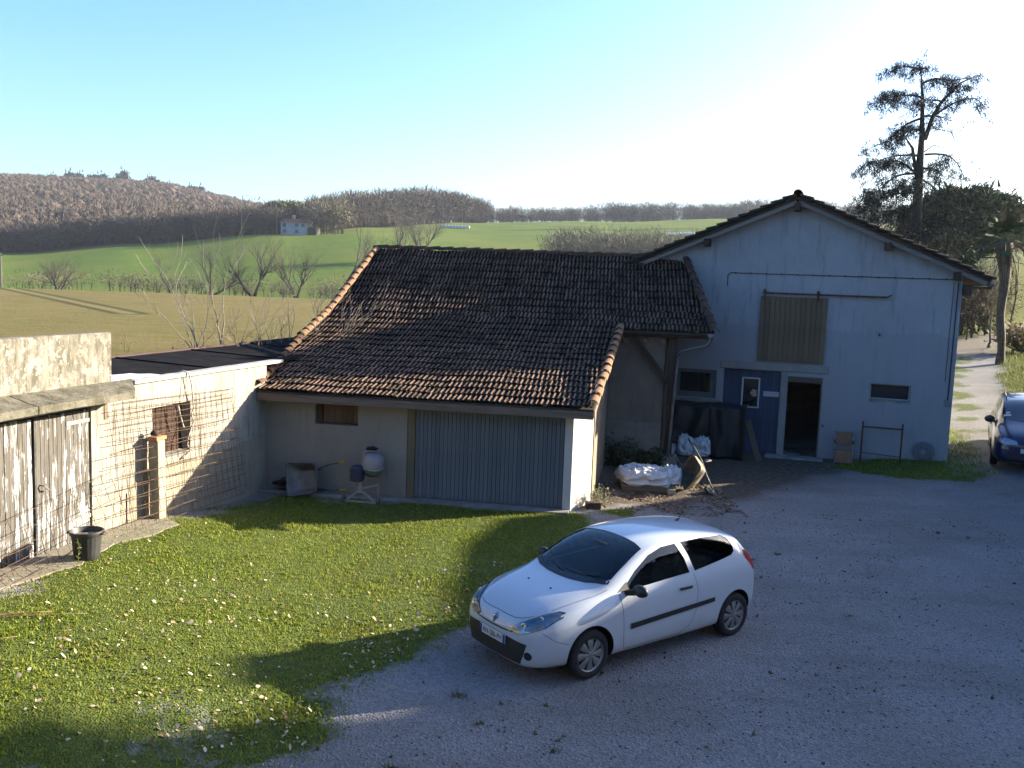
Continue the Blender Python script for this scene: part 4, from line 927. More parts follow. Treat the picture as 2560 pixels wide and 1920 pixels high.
class Body:
    """car shell lofted from stations along x (front is +x), right half mirrored"""
    def __init__(s, T, lv=2):
        s.T = T; V = []; F = []; rows = []
        for (x, yw, zb, zs, ys, zt, yr, zr) in T:
            zm = zb+(zs-zb)*.52
            h = [(0, zb), (yw*.78, zb), (yw*.95, zb+.03), (yw*.992, zb+.15), (yw, zm), (yw*.985, zs-(zs-zm)*.34), (ys+.012, zs-.012), (ys*.985, zs+.035*(1 if zr-zs > .1 else .3)), ((ys+yr)/2+.012, (zs+zr)/2), (yr+.012, zr-.02), (yr*.93, zr+.012), (yr*.62, zt-(zt-zr)*.22), (0, zt)]
            ring = [(x, y, z) for y, z in h]+[(x, -y, z) for y, z in h[-2:0:-1]]
            rows.append(range(len(V), len(V)+len(ring))); V += ring
        for a, b in zip(rows[:-1], rows[1:]):
            n = len(a)
            for i in range(n): F.append((a[i], b[i], b[(i+1) % n], a[(i+1) % n]))
        n = len(rows[0]); k = n//2
        for R, fl in ((rows[0], 1), (rows[-1], 0)):
            for i in range(k):
                q = (R[i], R[i+1], R[n-1-i], R[(n-i) % n]) if i else (R[0], R[1], R[n-1])
                if i == k-1: q = (R[i], R[i+1], R[(n-i) % n])
                q = tuple(dict.fromkeys(q)); F.append(q[::-1] if not fl else q)
        me = bpy.data.meshes.new('x'); me.from_pydata(V, [], F); bm = bmesh.new(); bm.from_mesh(me); bmesh.ops.recalc_face_normals(bm, faces=bm.faces); bm.to_mesh(me); bm.free()
        s.me = subsurf_mesh([v.co[:] for v in me.vertices], [tuple(p.vertices) for p in me.polygons], lv)
        bm = bmesh.new(); bm.from_mesh(s.me); s.bvh = BVHTree.FromBMesh(bm); bm.free()
    def cast(s, o, d):
        h = s.bvh.ray_cast(Vector(o), Vector(d)); return (h[0], h[1]) if h[0] is not None else None
    def patch(s, poly, proj, off, dens=.04, smoothn=1, both=False):
        """polygon in 2d -> mesh lying on the shell; proj maps (u,v) -> (origin, direction)"""
        pts = []
        n = len(poly)
        for i in range(n):
            a = Vector(poly[i]); b = Vector(poly[(i+1) % n]); k = max(1, int((b-a).length/dens))
            for j in range(k): pts.append(a.lerp(b, j/k))
        ne = len(pts); edges = [(i, (i+1) % ne) for i in range(ne)]
        us = [p.x for p in pts]; vs = [p.y for p in pts]; P = np.array([(p.x, p.y) for p in pts])
        gx, gy = np.meshgrid(np.arange(min(us), max(us), dens), np.arange(min(vs), max(vs), dens)); g = np.stack([gx.ravel(), gy.ravel()], 1)
        if len(g): g = g[pdist(g, P) > dens*.5]
        allp = pts+[Vector(q) for q in g]
        r = delaunay_2d_cdt(allp, edges, [list(range(ne))], 1, 1e-6)
        V = []; ok = []
        for p in r[0]:
            o, d = proj(p.x, p.y); h = s.cast(o, d)
            if h is None: V.append(None)
            else: V.append(h[0]+h[1]*off)
        mb = MB(); mp = {}
        for i, v in enumerate(V):
            if v is not None: mp[i] = len(mb.v); mb.v.append(tuple(v))
        for f in r[2]:
            if all(i in mp for i in f):
                q = [mp[i] for i in f]; mb.f.append(q); mb.m.append(0)
        me = mb.mesh(True); bm = bmesh.new(); bm.from_mesh(me)
        for f in bm.faces:
            f.normal_update(); c = f.calc_center_median(); hn = s.bvh.find_nearest(c)
            if hn[1] is not None and f.normal.dot(hn[1]) < 0: f.normal_flip()
        bm.to_mesh(me); bm.free(); return me
    def strip(s, line, proj, wd, off=.002, dens=.03):
        L = []
        for a, b in zip(line[:-1], line[1:]):
            a = Vector(a); b = Vector(b); k = max(1, int((b-a).length/dens))
            for j in range(k): L.append(a.lerp(b, j/k))
        L.append(Vector(line[-1])); mb = MB(); prev = None
        for i, p in enumerate(L):
            o, d = proj(p.x, p.y); h = s.cast(o, d)
            if h is None: prev = None; continue
            q = L[min(i+1, len(L)-1)] if i < len(L)-1 else L[i-1]; o2, d2 = proj(q.x, q.y); h2 = s.cast(o2, d2)
            if h2 is None: prev = None; continue
            tg = (h2[0]-h[0]); tg = tg if i < len(L)-1 else -tg
            if tg.length < 1e-7: continue
            sd = tg.cross(h[1]).normalized()*wd/2; c = h[0]+h[1]*off
            mb.v += [tuple(c-sd), tuple(c+sd)]; k = len(mb.v)
            if prev: mb.f.append([k-4, k-3, k-1, k-2]); mb.m.append(0)
            prev = True
        return mb.mesh(True)
LEFT = lambda x, z: ((x, 2, z), (0, -1, 0)); RIGHT = lambda x, z: ((x, -2, z), (0, 1, 0))
FRONT = lambda y, z: ((3, y, z), (-1, 0, 0)); REAR = lambda y, z: ((-6, y, z), (1, 0, 0)); TOP = lambda x, y: ((x, y, 3), (0, 0, -1))
def prism_y(poly, y0, y1): mb = MB(); mb.prism([(x, z) for x, z in poly], -y1, -y0, Matrix.Rotation(pi/2, 4, 'X')); return fixn(mb.mesh())
def prism_z(poly, z0, z1): mb = MB(); mb.prism(poly, z0, z1); return fixn(mb.mesh())
def fixn(me): bm = bmesh.new(); bm.from_mesh(me); bmesh.ops.recalc_face_normals(bm, faces=bm.faces); bm.to_mesh(me); bm.free(); return me
def cyl_y(x, z, r, y0, y1, n=40): return prism_y([(x+r*cos(2*pi*i/n), z+r*sin(2*pi*i/n)) for i in range(n)], y0, y1)
def wheel(parent, x, y, r, side, style='petal'):
    """side +1 = outer face towards +y"""
    o = bpy.data.objects.new('wheel', None); COL.objects.link(o); o.parent = parent; o.location = (x, y, r); o.empty_display_size = .1
    M = Matrix.Rotation(-pi/2*side, 4, 'X'); wd = .17
    m = MB(); rr = r*.66; m.lathe([(rr, -wd*.5), (r*.90, -wd*.52), (r*.985, -wd*.36), (r, -wd*.2), (r, wd*.2), (r*.985, wd*.36), (r*.9, wd*.52), (rr+.012, wd*.5), (rr, wd*.44)], 40, M); m.build('tyre', M_TYRE, o, True, 60)
    m = MB(); m.lathe([(0, wd*.22), (rr*.5, wd*.22), (rr*.98, wd*.28), (rr+.002, wd*.45), (rr+.002, -wd*.3), (0, -wd*.3)], 32, M); m.build('rim', M_BLKP, o, True, 40)
    m = MB(); n = 8 if style == 'petal' else 6
    m.lathe([(rr*.93, wd*.33), (rr*.985, wd*.44), (rr*1.03, wd*.47), (rr*1.03, wd*.40)], 40, M)
    m.lathe([(0, wd*.50), (rr*.14, wd*.49), (rr*.26, wd*.44), (rr*.27, wd*.34)], 24, M)
    for k in range(n):
        a = 2*pi*k/n; pts = []
        for (q, hw, z) in ((.2, .11, wd*.44), (.45, .15, wd*.46), (.75, .235, wd*.44), (.95, .21, wd*.40)):
            pts.append((q*rr, hw*rr, z))
        vs = []
        for q, hw, z in pts: vs += [Vector((q*cos(a)-hw*sin(a), q*sin(a)+hw*cos(a), z-.006)), Vector((q*cos(a), q*sin(a), z+.006)), Vector((q*cos(a)+hw*sin(a), q*sin(a)-hw*cos(a), z-.006))]
        fs = []
        for i in range(3): fs += [(3*i, 3*i+1, 3*i+4, 3*i+3), (3*i+1, 3*i+2, 3*i+5, 3*i+4)]
        m.add([M @ v for v in vs], fs)
    m.build('hubcap', M_HUB, o, True, 40); return o
def text_mesh(s_, size, ext=.0008):
    cu = bpy.data.curves.new('t', 'FONT'); cu.body = s_; cu.size = size; cu.align_x = 'CENTER'; cu.align_y = 'CENTER'; cu.extrude = ext; cu.resolution_u = 3
    ob = bpy.data.objects.new('t', cu); COL.objects.link(ob); dg = bpy.context.evaluated_depsgraph_get(); me = bpy.data.meshes.new_from_object(ob.evaluated_get(dg)); bpy.data.objects.remove(ob); return me
def mirror_y(poly): return [(x, -y) for x, y in poly][::-1]
def seat(parent, x, y, mat, w_=.48, z0=.42):
    m = MB(); m.box((x-.25, y-w_/2, z0-.12), (x+.25, y+w_/2, z0)); me = bevel(m.mesh(), .05, 3); shade(me); link('seat', me, mat, parent)
    m = MB(); m.box((-.06, y-w_/2, 0), (.06, y+w_/2, .58), Matrix.Translation((x-.24, 0, z0)) @ Matrix.Rotation(radians(-18), 4, 'Y')); m.box((-.05, y-.13, .60), (.05, y+.13, .78), Matrix.Translation((x-.24, 0, z0)) @ Matrix.Rotation(radians(-14), 4, 'Y')); me = bevel(m.mesh(), .04, 3); shade(me); link('backrest', me, mat, parent)

def white_car():
    T = [ # x, yw, zb, zs, ys, zt, yr, zr
     (.845, .40, .25, .56, .36, .61, .26, .60), (.80, .60, .215, .645, .55, .71, .40, .695), (.70, .725, .20, .725, .655, .80, .48, .785), (.50, .80, .195, .80, .715, .895, .55, .87), (.22, .838, .19, .875, .75, .965, .60, .94),
     (-.06, .850, .185, .915, .765, 1.02, .635, .99), (-.24, .856, .18, .93, .77, 1.07, .655, 1.03), (-.55, .86, .18, .945, .775, 1.255, .655, 1.20), (-.88, .86, .18, .955, .78, 1.40, .63, 1.335), (-1.15, .86, .18, .965, .78, 1.462, .61, 1.40), (-1.6, .86, .18, .985, .785, 1.492, .60, 1.425), (-2.1, .862, .185, 1.01, .785, 1.478, .59, 1.41),
     (-2.50, .86, .21, 1.04, .775, 1.44, .575, 1.37), (-2.82, .835, .25, 1.05, .735, 1.36, .56, 1.30), (-2.98, .79, .27, 1.03, .69, 1.22, .54, 1.18), (-3.08, .74, .29, .98, .64, 1.05, .52, 1.03), (-3.16, .65, .32, .90, .55, .94, .44, .93)]
    B = Body(T, 3)
    car = thing('parked_car', 'white three-door hatchback parked on the gravel beside the lawn', 'car', (.56, 11.29, float(gz(.5, 11.3))), radians(216.9))
    M_W = mat_paint('white car paint', (.54, .585, .65), .3, dk=.55); M_GL = mat_glass('tinted car glass', (.55, .58, .60))
    side1 = [(-.50, .965), (-1.70, 1.025), (-1.66, 1.20), (-1.56, 1.385), (-1.30, 1.375), (-1.05, 1.315), (-.78, 1.17)]
    side2 = [(-1.80, 1.03), (-2.56, 1.115), (-2.64, 1.15), (-2.66, 1.20), (-2.60, 1.31), (-2.50, 1.355), (-2.1, 1.385), (-1.665, 1.39), (-1.745, 1.22)]
    wind = [(-.17, 0), (-.185, .2), (-.235, .42), (-.36, .625), (-.42, .66), (-.70, .62), (-1.02, .555), (-1.055, .40), (-1.075, .2), (-1.08, 0)]
    wind = wind+[(x, -y) for x, y in wind[-2:0:-1]]
    cab = MB(); secs = [(-.20, .66, .58, 1.00, .55), (-.5, .72, .60, 1.17, .55), (-1.0, .73, .55, 1.365, .32), (-1.6, .73, .54, 1.43, .30), (-2.3, .72, .52, 1.39, .45), (-2.72, .66, .49, 1.28, .62)]
    vs = []
    for x, yb, yt, zt, z0 in secs: vs += [(x, -yb, z0), (x, yb, z0), (x, yb, .95), (x, yt, zt), (x, -yt, zt), (x, -yb, .95)]
    fs = [tuple(range(6)), tuple(range(6*5+5, 6*5-1, -1))]
    for i in range(5):
        for j in range(6): fs.append((i*6+j, (i+1)*6+j, (i+1)*6+(j+1) % 6, i*6+(j+1) % 6))
    cab.add(vs, fs)
    cuts = [(fixn(cab.mesh()), M_CABIN)]
    for pl in (side1, side2): cuts += [(prism_y(pl, .40, 1.2), M_BLKP), (prism_y(pl, -1.2, -.40), M_BLKP)]
    cuts.append((prism_z(wind, .99, 1.7), M_BLKP))
    for xx in (0, -2.575):
        for y0, y1 in ((.60, 1.2), (-1.2, -.60)): cuts.append((cyl_y(xx, .315, .348, y0, y1), M_BLKP))
    me = boolean(B.me.copy(), cuts, [M_W]); shade(me, 38); body = link('body', me, None, car)
    for nm, pl in (('door_window', side1), ('quarter_window', side2)):
        for pr in (LEFT, RIGHT): link(nm, B.patch(pl, pr, -.006, .05), M_GL, car)
    link('windscreen', B.patch(wind, TOP, -.006, .06), M_GL, car)
    rg = [(-.50, 1.02), (.50, 1.02), (.46, 1.22), (.40, 1.33), (-.40, 1.33), (-.46, 1.22)]
    link('rear_window', B.patch(rg, REAR, .004, .06), M_GLASSDK, car)
    # cowl strip and wipers at the foot of the windscreen
    cw = [(-.12, 0), (-.135, .22), (-.19, .45), (-.30, .64), (-.36, .68), (-.40, .665), (-.24, .43), (-.19, .2), (-.175, 0)]
    cw = cw+[(x, -y) for x, y in cw[-2:0:-1]]; link('cowl', B.patch(cw, TOP, .003, .05), M_BLKP, car)
    for y0, y1 in ((.5, -.05), (0, -.55)):
        m = MB(); pts = []
        for k in range(9):
            y = y0+(y1-y0)*k/8; x = -.20-.22*(y/.62)**2-.03; h = B.cast(*TOP(x-.05*(k/8), y)); pts.append(h[0]+h[1]*.012)
        m.tube(pts, .008, 5); m.build('wiper', M_BLKP, car)
    # interior
    m = MB(); m.box((-.72, -.70, .55), (-.20, .70, .93)); me = bevel(m.mesh(), .09, 3); shade(me); link('dashboard', me, M_DASH, car)
    m = MB(); m.lathe([(.17, -.012), (.19, 0), (.17, .012), (.155, 0)], 28, Matrix.Translation((-.82, .36, .90)) @ Matrix.Rotation(radians(-62), 4, 'Y'), True); m.tube([(-.72, .36, .84), (-.83, .36, .90)], .03, 8); m.build('steering_wheel', M_BLKP, car, True)
    for yy in (.36, -.36): seat(car, -1.35, yy, M_SEAT)
    seat(car, -2.2, 0, M_SEAT, 1.15, .5)
    m = MB(); m.box((-.86, -.12, 1.30), (-.80, .12, 1.37)); link('rear_mirror', bevel(m.mesh(), .015, 2), M_BLKP, car)
    # lamps
    M_LENS = mat_glass('headlamp lens', (.92, .94, .95), 1.45); M_LAMP = simple('lamp bowl', (.28, .30, .33), (.55, .58, .62), 16, .22, .75)
    hl = [(.30, .645), (.345, .615), (.45, .61), (.58, .645), (.70, .71), (.735, .80), (.71, .845), (.66, .85), (.58, .82), (.45, .74), (.35, .68)]
    for sg in (1, -1):
        pl = [(sg*y, z) for y, z in hl]
        rim = [(sg*(.515+(y-.515)*1.05), .73+(z-.73)*1.08) for y, z in hl]
        h = link('headlight', B.patch(rim, FRONT, .002, .03), M_BLKP, car)
        link('reflector', B.patch(pl, FRONT, .005, .025), M_LAMP, h)
        for (cy, cz, r_) in ((.50, .685, .052), (.615, .785, .034)):
            c = B.cast(*FRONT(sg*cy, cz)); m = MB(); ax = (c[1]+Vector((1, 0, 0))*1.2).normalized(); q = ax.to_track_quat('Z', 'Y').to_matrix().to_4x4()
            m.lathe([(r_*1.05, .006), (r_, .014), (r_*.82, .006), (r_*.4, .004), (0, .016)], 20, Matrix.Translation(c[0]) @ q); m.build('bulb', M_CHROME, h, True)
        tk = [(sg*y, z) for y, z in ((.56, .655), (.64, .69), (.69, .735), (.66, .74), (.58, .70))]
        link('indicator', B.patch(tk, FRONT, .007, .03), simple('amber lens', (.45, .30, .16), (.6, .5, .35), 20, .2), h)
        link('lens', B.patch(pl, FRONT, .014, .03), M_LENS, h)
        sidep = LEFT if sg > 0 else RIGHT
        tl = [(-2.87, 1.13), (-2.93, 1.10), (-3.02, .98), (-3.08, .86), (-3.02, .84), (-2.94, .93), (-2.87, 1.02), (-2.83, 1.08)]
        link('tail_light', B.patch(tl, sidep, .008, .03), simple('red lens', (.40, .01, .012), (.55, .03, .03), 8, .15, spec=.6), car)
        ci = [(sg*(.60+.046*cos(a)), .375+.05*sin(a)) for a in np.linspace(0, 2*pi, 16, endpoint=False)]
        fg = link('fog_lamp', B.patch(ci, FRONT, .004, .02), M_BLKP, car)
    # lower grille, slot, plate and badge
    gr = [(-.50, .255), (.50, .255), (.555, .40), (.585, .51), (.30, .525), (0, .53), (-.30, .525), (-.585, .51), (-.555, .40)]
    g = link('grille', B.patch(gr, FRONT, .003, .03), M_BLKP, car)
    for zz in (.29, .325, .36, .395): link('grille_slat', B.strip([(-.49, zz), (.49, zz)], FRONT, .012, .008), simple('slat grey', (.035, .035, .036)), g)
    link('upper_slot', B.patch([(-.36, .595), (-.2, .582), (0, .578), (.2, .582), (.36, .595), (.365, .607), (.2, .600), (0, .597), (-.2, .600), (-.365, .607)], FRONT, .003, .02), M_BLKP, car)
    fx = B.cast(*FRONT(0, .485))[0].x+.02; z0 = .475
    m = MB(); m.box((fx-.012, -.26, z0-.055), (fx, .26, z0+.055)); pl = link('number_plate', bevel(m.mesh(), .004), simple('plate white', (.66, .66, .64), (.72, .72, .70), 5, .4), car)
    for y0, y1 in ((.212, .258), (-.258, -.212)):
        m = MB(); m.box((fx+.0004, y0, z0-.053), (fx+.0012, y1, z0+.053)); m.build('blue_band', simple('plate blue', (.02, .06, .30)), pl)
    m = MB(); m.box((fx+.0016, -.25, z0+.012), (fx+.0022, -.22, z0+.045)); m.build('region_mark', simple('plate red', (.45, .05, .04)), pl)
    tm = text_mesh('AN-286-PH', .098); tm.materials.append(simple('plate black', (.01, .01, .012))); tx = link('plate_text', tm, None, pl)
    tx.matrix_basis = axes((0, .82, 0), (0, 0, 1), (1, 0, 0), (fx+.0012, 0, z0-.003))
    c = B.cast(*FRONT(0, .672)); n = c[1]; yv = Vector((0, 1, 0)); up = n.cross(yv)
    if up.z < 0: up = -up
    m = MB(); ou = [(0, .062), (.042, 0), (0, -.062), (-.042, 0)]; inn = [(0, .030), (.017, 0), (0, -.030), (-.017, 0)]
    vs = [c[0]+n*.012+yv*a+up*b for a, b in ou]+[c[0]+n*.020+yv*a*.72+up*b*.72 for a, b in ou]+[c[0]+n*.014+yv*a+up*b for a, b in inn]+[c[0]-n*.002+yv*a*1.05+up*b*1.05 for a, b in ou]
    fs = []
    for i in range(4): j = (i+1) % 4; fs += [(i, j, 4+j, 4+i), (4+i, 4+j, 8+j, 8+i), (12+i, 12+j, j, i)]
    m.add(vs, fs); m.build('badge', M_CHROME, car)
    # shut lines
    M_GAP = simple('panel gap', (.03, .032, .036))
    hood = [(.44, .745), (.42, .745)]
    fl = [(0, .745), (.15, .742), (.30, .745), (.42, .765), (.50, .795)]
    for sg in (1, -1): link('shut_line', B.strip([(sg*y, z) for y, z in fl], FRONT, .007), M_GAP, car)
    for sg in (1, -1):
        link('shut_line', B.strip([(.44, sg*.60), (.20, sg*.655), (-.10, sg*.70), (-.32, sg*.715)], TOP, .006), M_GAP, car)
        pr = LEFT if sg > 0 else RIGHT
        link('shut_line', B.strip([(-.46, .955), (-.48, .75), (-.50, .40), (-.52, .27), (-1.50, .27), (-1.68, .36), (-1.78, .55), (-1.80, .80), (-1.765, 1.0)], pr, .006), M_GAP, car)
        link('shut_line', B.strip([(.345, .50), (.52, .56), (.66, .66)], pr, .005), M_GAP, car)
        # rubbing strip
        link('side_strip', B.patch([(-.60, .515), (-2.12, .59), (-2.12, .648), (-.60, .585)], pr, .014, .05), M_BLKP, car)
        c = B.cast(*pr(-1.58, .86)); m = MB(); m.box((-1.68, c[0].y+(.012 if sg > 0 else -.035), .845), (-1.46, c[0].y+(.035 if sg > 0 else -.012), .88)); link('door_handle', bevel(m.mesh(), .010, 2), M_BLKP, car)
        c = B.cast(*pr(-.60, .94)); y = c[0].y
        m = MB(); m.blob((-.66, y+sg*.15, 1.0), .105, 2, 3, .05, (.62, 1.15, .72)); m.bar((-.58, y-sg*.02, .95), (-.63, y+sg*.10, .975), .07, .06); m.build('wing_mirror', M_BLKP, car, True, 50)
        tri = [(-.44, .965), (-.62, .985), (-.62, 1.07)]; link('mirror_panel', B.patch(tri, pr, .004, .04), M_BLKP, car)
        for xx in (0, -2.575): wheel(car, xx, sg*.745, .30, sg)
    m = MB()
    for xx in (.12, .02):
        pass
    for yy in (.22, -.22):
        c = B.cast(*TOP(.16, yy)); m.lathe([(0, .012), (.012, .010), (.014, 0)], 8, Matrix.Translation(c[0]))
    m.build('washer_jet', M_BLKP, car)
    c = B.cast(*TOP(-2.28, 0)); m = MB(); p = c[0]; m.tube([p+Vector((.05, 0, 0)), p+Vector((.02, 0, .02)), p+Vector((-.02, 0, .035))], [.022, .018, .010], 8); m.tube([p+Vector((0, 0, .03)), p+Vector((-.12, 0, .20))], .004, 5); m.build('aerial', M_BLKP, car)
    m = MB(); m.box((-2.95, -.66, .165), (.62, .66, .20)); m.build('underbody', M_BLKP, car)
    return car
white_car()

def blue_van():
    T = [(.93, .50, .30, .62, .46, .66, .34, .65), (.88, .70, .26, .74, .64, .80, .46, .78), (.76, .83, .24, .86, .75, .92, .55, .90), (.45, .90, .23, .97, .80, 1.05, .60, 1.02), (.10, .93, .22, 1.05, .83, 1.16, .66, 1.12),
     (-.25, .94, .22, 1.08, .84, 1.34, .71, 1.29), (-.70, .945, .22, 1.09, .85, 1.58, .715, 1.51), (-1.05, .945, .22, 1.10, .85, 1.69, .70, 1.62), (-1.6, .945, .22, 1.11, .85, 1.735, .70, 1.67), (-2.6, .945, .23, 1.12, .85, 1.735, .69, 1.67), (-3.3, .94, .26, 1.13, .84, 1.70, .68, 1.63), (-3.58, .90, .30, 1.12, .79, 1.52, .65, 1.47), (-3.68, .82, .34, 1.05, .70, 1.16, .56, 1.14), (-3.72, .70, .38, .95, .58, .99, .46, .98)]
    B = Body(T, 2)
    hd = atan2(-.90, -.44)
    p = Vector((13.50, 23.85, 0)); p.z = float(gz(p.x, p.y))
    van = thing('people_carrier', 'dark blue people carrier parked nose-on beside the barn at the right edge', 'car', p, hd)
    M_B = mat_paint('dark blue car paint', (.005, .009, .055), dirt=(.06, .055, .05), dk=.35); M_GL = mat_glass('van glass', (.22, .24, .26))
    s1 = [(-.42, 1.12), (-1.42, 1.14), (-1.40, 1.60), (-1.08, 1.58), (-.75, 1.42)]; s2 = [(-1.50, 1.14), (-2.45, 1.15), (-2.45, 1.60), (-1.48, 1.60)]; s3 = [(-2.53, 1.16), (-3.35, 1.20), (-3.32, 1.52), (-3.25, 1.58), (-2.53, 1.60)]
    wind = [(.06, 0), (.03, .35), (-.08, .62), (-.18, .71), (-.60, .69), (-.95, .65), (-1.0, .4), (-1.02, 0)]; wind = wind+[(x, -y) for x, y in wind[-2:0:-1]]
    cuts = []
    for xx in (0, -2.75):
        for y0, y1 in ((.68, 1.3), (-1.3, -.68)): cuts.append((cyl_y(xx, .34, .375, y0, y1), M_BLKP))
    me = boolean(B.me.copy(), cuts, [M_B]); shade(me, 38); link('body', me, None, van)
    for pr in (LEFT, RIGHT):
        for nm, pl in (('front_window', s1), ('middle_window', s2), ('rear_window', s3)): link(nm, B.patch(pl, pr, .004, .08), M_GLASSDK, van)
        sg = 1 if pr is LEFT else -1
        link('side_strip', B.patch([(-.45, .52), (-3.0, .56), (-3.0, .63), (-.45, .60)], pr, .012, .08), M_BLKP, van)
        for x0 in (-.42, -1.46, -2.48): link('shut_line', B.strip([(x0, 1.1), (x0-.03, .7), (x0-.02, .36)], pr, .01), M_BLKP, van)
        for x0 in (-1.2, -1.75):
            c = B.cast(*pr(x0, .95)); m = MB(); m.box((x0-.1, c[0].y-.02, .93), (x0+.1, c[0].y+.02, .97)); link('door_handle', bevel(m.mesh(), .01), M_BLKP, van)
        c = B.cast(*pr(-.50, 1.08)); m = MB(); m.blob((-.52, c[0].y+sg*.13, 1.14), .12, 3, 2, .05, (.6, 1.1, .85)); m.bar((-.45, c[0].y-sg*.02, 1.08), (-.5, c[0].y+sg*.08, 1.11), .07, .06); m.build('wing_mirror', M_BLKP, van, True, 50)
        m = MB(); m.tube([B.cast(*TOP(x, sg*.62))[0]+Vector((0, 0, .045)) for x in np.linspace(-1.1, -3.2, 8)], .018, 6); m.build('roof_rail', M_BLKP, van, True)
        hl = [(sg*y, z) for y, z in ((.34, .70), (.56, .685), (.74, .72), (.80, .80), (.72, .845), (.52, .82), (.36, .78))]
        h = link('headlight', B.patch(hl, FRONT, .004, .05), simple('van lamp', (.30, .32, .34), (.5, .52, .55), 14, .2, .4), van)
        link('indicator', B.patch([(sg*y, z) for y, z in ((.74, .70), (.83, .76), (.84, .80), (.79, .79), (.72, .715))], FRONT, .007, .04), simple('van amber', (.45, .16, .03), rough=.2), h)
        link('fog_lamp', B.patch([(sg*y, z) for y, z in ((.52, .56), (.68, .57), (.70, .62), (.54, .62))], FRONT, .004, .04), simple('van fog', (.22, .24, .25), rough=.2), van)
        for xx in (0, -2.75): wheel(van, xx, sg*.82, .325, sg, 'six')
    link('windscreen', B.patch(wind, TOP, .004, .08), simple('van windscreen', (.012, .015, .03), (.02, .025, .045), 2, .05, spec=.7), van)
    m = MB(); m.box((-.9, .0, 0), (-.86, .0, .0)); 
    for (x, y, w1) in ((-.30, .52, .10), (-.20, .50, .16)):
        link('sticker', B.patch([(x, -y), (x-.07, -y), (x-.07, -y-w1), (x, -y-w1)], TOP, .008, .05), simple('sticker', (.5, .55, .55)), van)
    link('grille', B.patch([(-.30, .70), (.30, .70), (.32, .80), (-.32, .80)], FRONT, .004, .05), M_BLKP, van)
    for zz in (.735, .77): link('grille_bar', B.strip([(-.20, zz), (.20, zz)], FRONT, .016, .012), M_CHROME, van)
    link('lower_grille', B.patch([(-.5, .34), (.5, .34), (.55, .48), (-.55, .48)], FRONT, .004, .06), M_BLKP, van)
    fx = B.cast(*FRONT(0, .55))[0].x+.02; m = MB(); m.box((fx-.01, -.26, .50), (fx, .26, .61)); m.build('number_plate', simple('van plate', (.6, .6, .58)), van)
    m = MB(); m.box((-3.5, -.75, .19), (.7, .75, .24)); m.build('underbody', M_BLKP, van)
blue_van()
# ------------------------------------------------------------------ things standing in the yard
def GL(e_, g_, z=None):
    p = Vector((GO[0]+e_*cos(GA)-g_*sin(GA), GO[1]+e_*sin(GA)+g_*cos(GA), 0)); p.z = float(gz(p.x, p.y)) if z is None else z; return p
M_YGRIP = simple('yellow grip', (.55, .36, .02), (.62, .42, .03), 8, .6); M_TUBE = simple('grey steel tube', (.10, .10, .10), (.17, .165, .16), 10, .55, .5)
M_TRAY = simple('weathered zinc tray', (.17, .16, .15), (.30, .285, .26), 4, .6, .35, bump=.2); M_GREEN = simple('green tray paint', (.03, .05, .035), (.06, .085, .06), 6, .6)
def barrow_parts(root, mt, grip):
    """wheelbarrow in its own frame: wheel at +y, handles at -y, tray opening up"""
    m = MB(); top = [(-.30, -.36), (.30, -.36), (.36, .28), (-.36, .28)]; bot = [(-.20, -.26), (.20, -.26), (.19, .10), (-.19, .10)]
    def rnd(pl, r, n=5):
        out = []
        for i in range(len(pl)):
            p = Vector(pl[i]); a = (Vector(pl[i-1])-p).normalized(); b = (Vector(pl[(i+1) % len(pl)])-p).normalized()
            for k in range(n+1):
                t = k/n; out.append(tuple((p+a*r*(1-t)**2+b*r*t**2)))
        return out
    A = rnd(top, .10); Bq = rnd(bot, .08); n = len(A)
    vs = [(x, y, .62) for x, y in A]+[(x*.93, y*.93, .60) for x, y in A]+[(x*.8+bx*.2, y*.8+by*.2, .52) for (x, y), (bx, by) in zip(A, Bq)]+[(x, y, .34) for x, y in Bq]
    fs = [(r*n+i, r*n+(i+1) % n, (r+1)*n+(i+1) % n, (r+1)*n+i) for r in range(3) for i in range(n)]+[tuple(3*n+i for i in range(n))]
    m.add(vs, fs); me = m.mesh(True, 50); bm = bmesh.new(); bm.from_mesh(me); bmesh.ops.recalc_face_normals(bm, faces=bm.faces); bmesh.ops.solidify(bm, geom=bm.faces[:], thickness=.008); bm.to_mesh(me); bm.free(); link('tray', me, mt, root)
    m = MB(); m.tube([(x, y, .625) for x, y in A]+[(A[0][0], A[0][1], .625)], .012, 6); m.build('rim', M_TUBE, root, True)
    for s_ in (-1, 1):
        m = MB(); m.tube([(s_*.06, .52, .20), (s_*.16, .20, .32), (s_*.22, -.30, .33), (s_*.28, -.62, .44), (s_*.29, -.92, .52)], .016, 8); m.build('handle_tube', M_TUBE, root, True)
        m = MB(); m.tube([(s_*.285, -.80, .488), (s_*.292, -.95, .528)], .022, 8); m.build('grip', grip, root, True)
        m = MB(); m.tube([(s_*.22, -.22, .32), (s_*.24, -.40, .03), (s_*.22, -.46, .015), (s_*.2, -.30, .32)], .013, 6); m.build('leg', M_TUBE, root, True)
    m = MB(); m.lathe([(.12, -.03), (.165, -.035), (.19, -.015), (.19, .015), (.165, .035), (.12, .03)], 24, Matrix.Translation((0, .52, .19)) @ Matrix.Rotation(pi/2, 4, 'Y'), True); w_ = m.build('wheel', M_TYRE, root, True)
    m = MB(); m.lathe([(0, -.035), (.12, -.02), (.12, .02), (0, .035)], 16, Matrix.Translation((0, .52, .19)) @ Matrix.Rotation(pi/2, 4, 'Y')); m.build('hub', M_TUBE, w_, True)
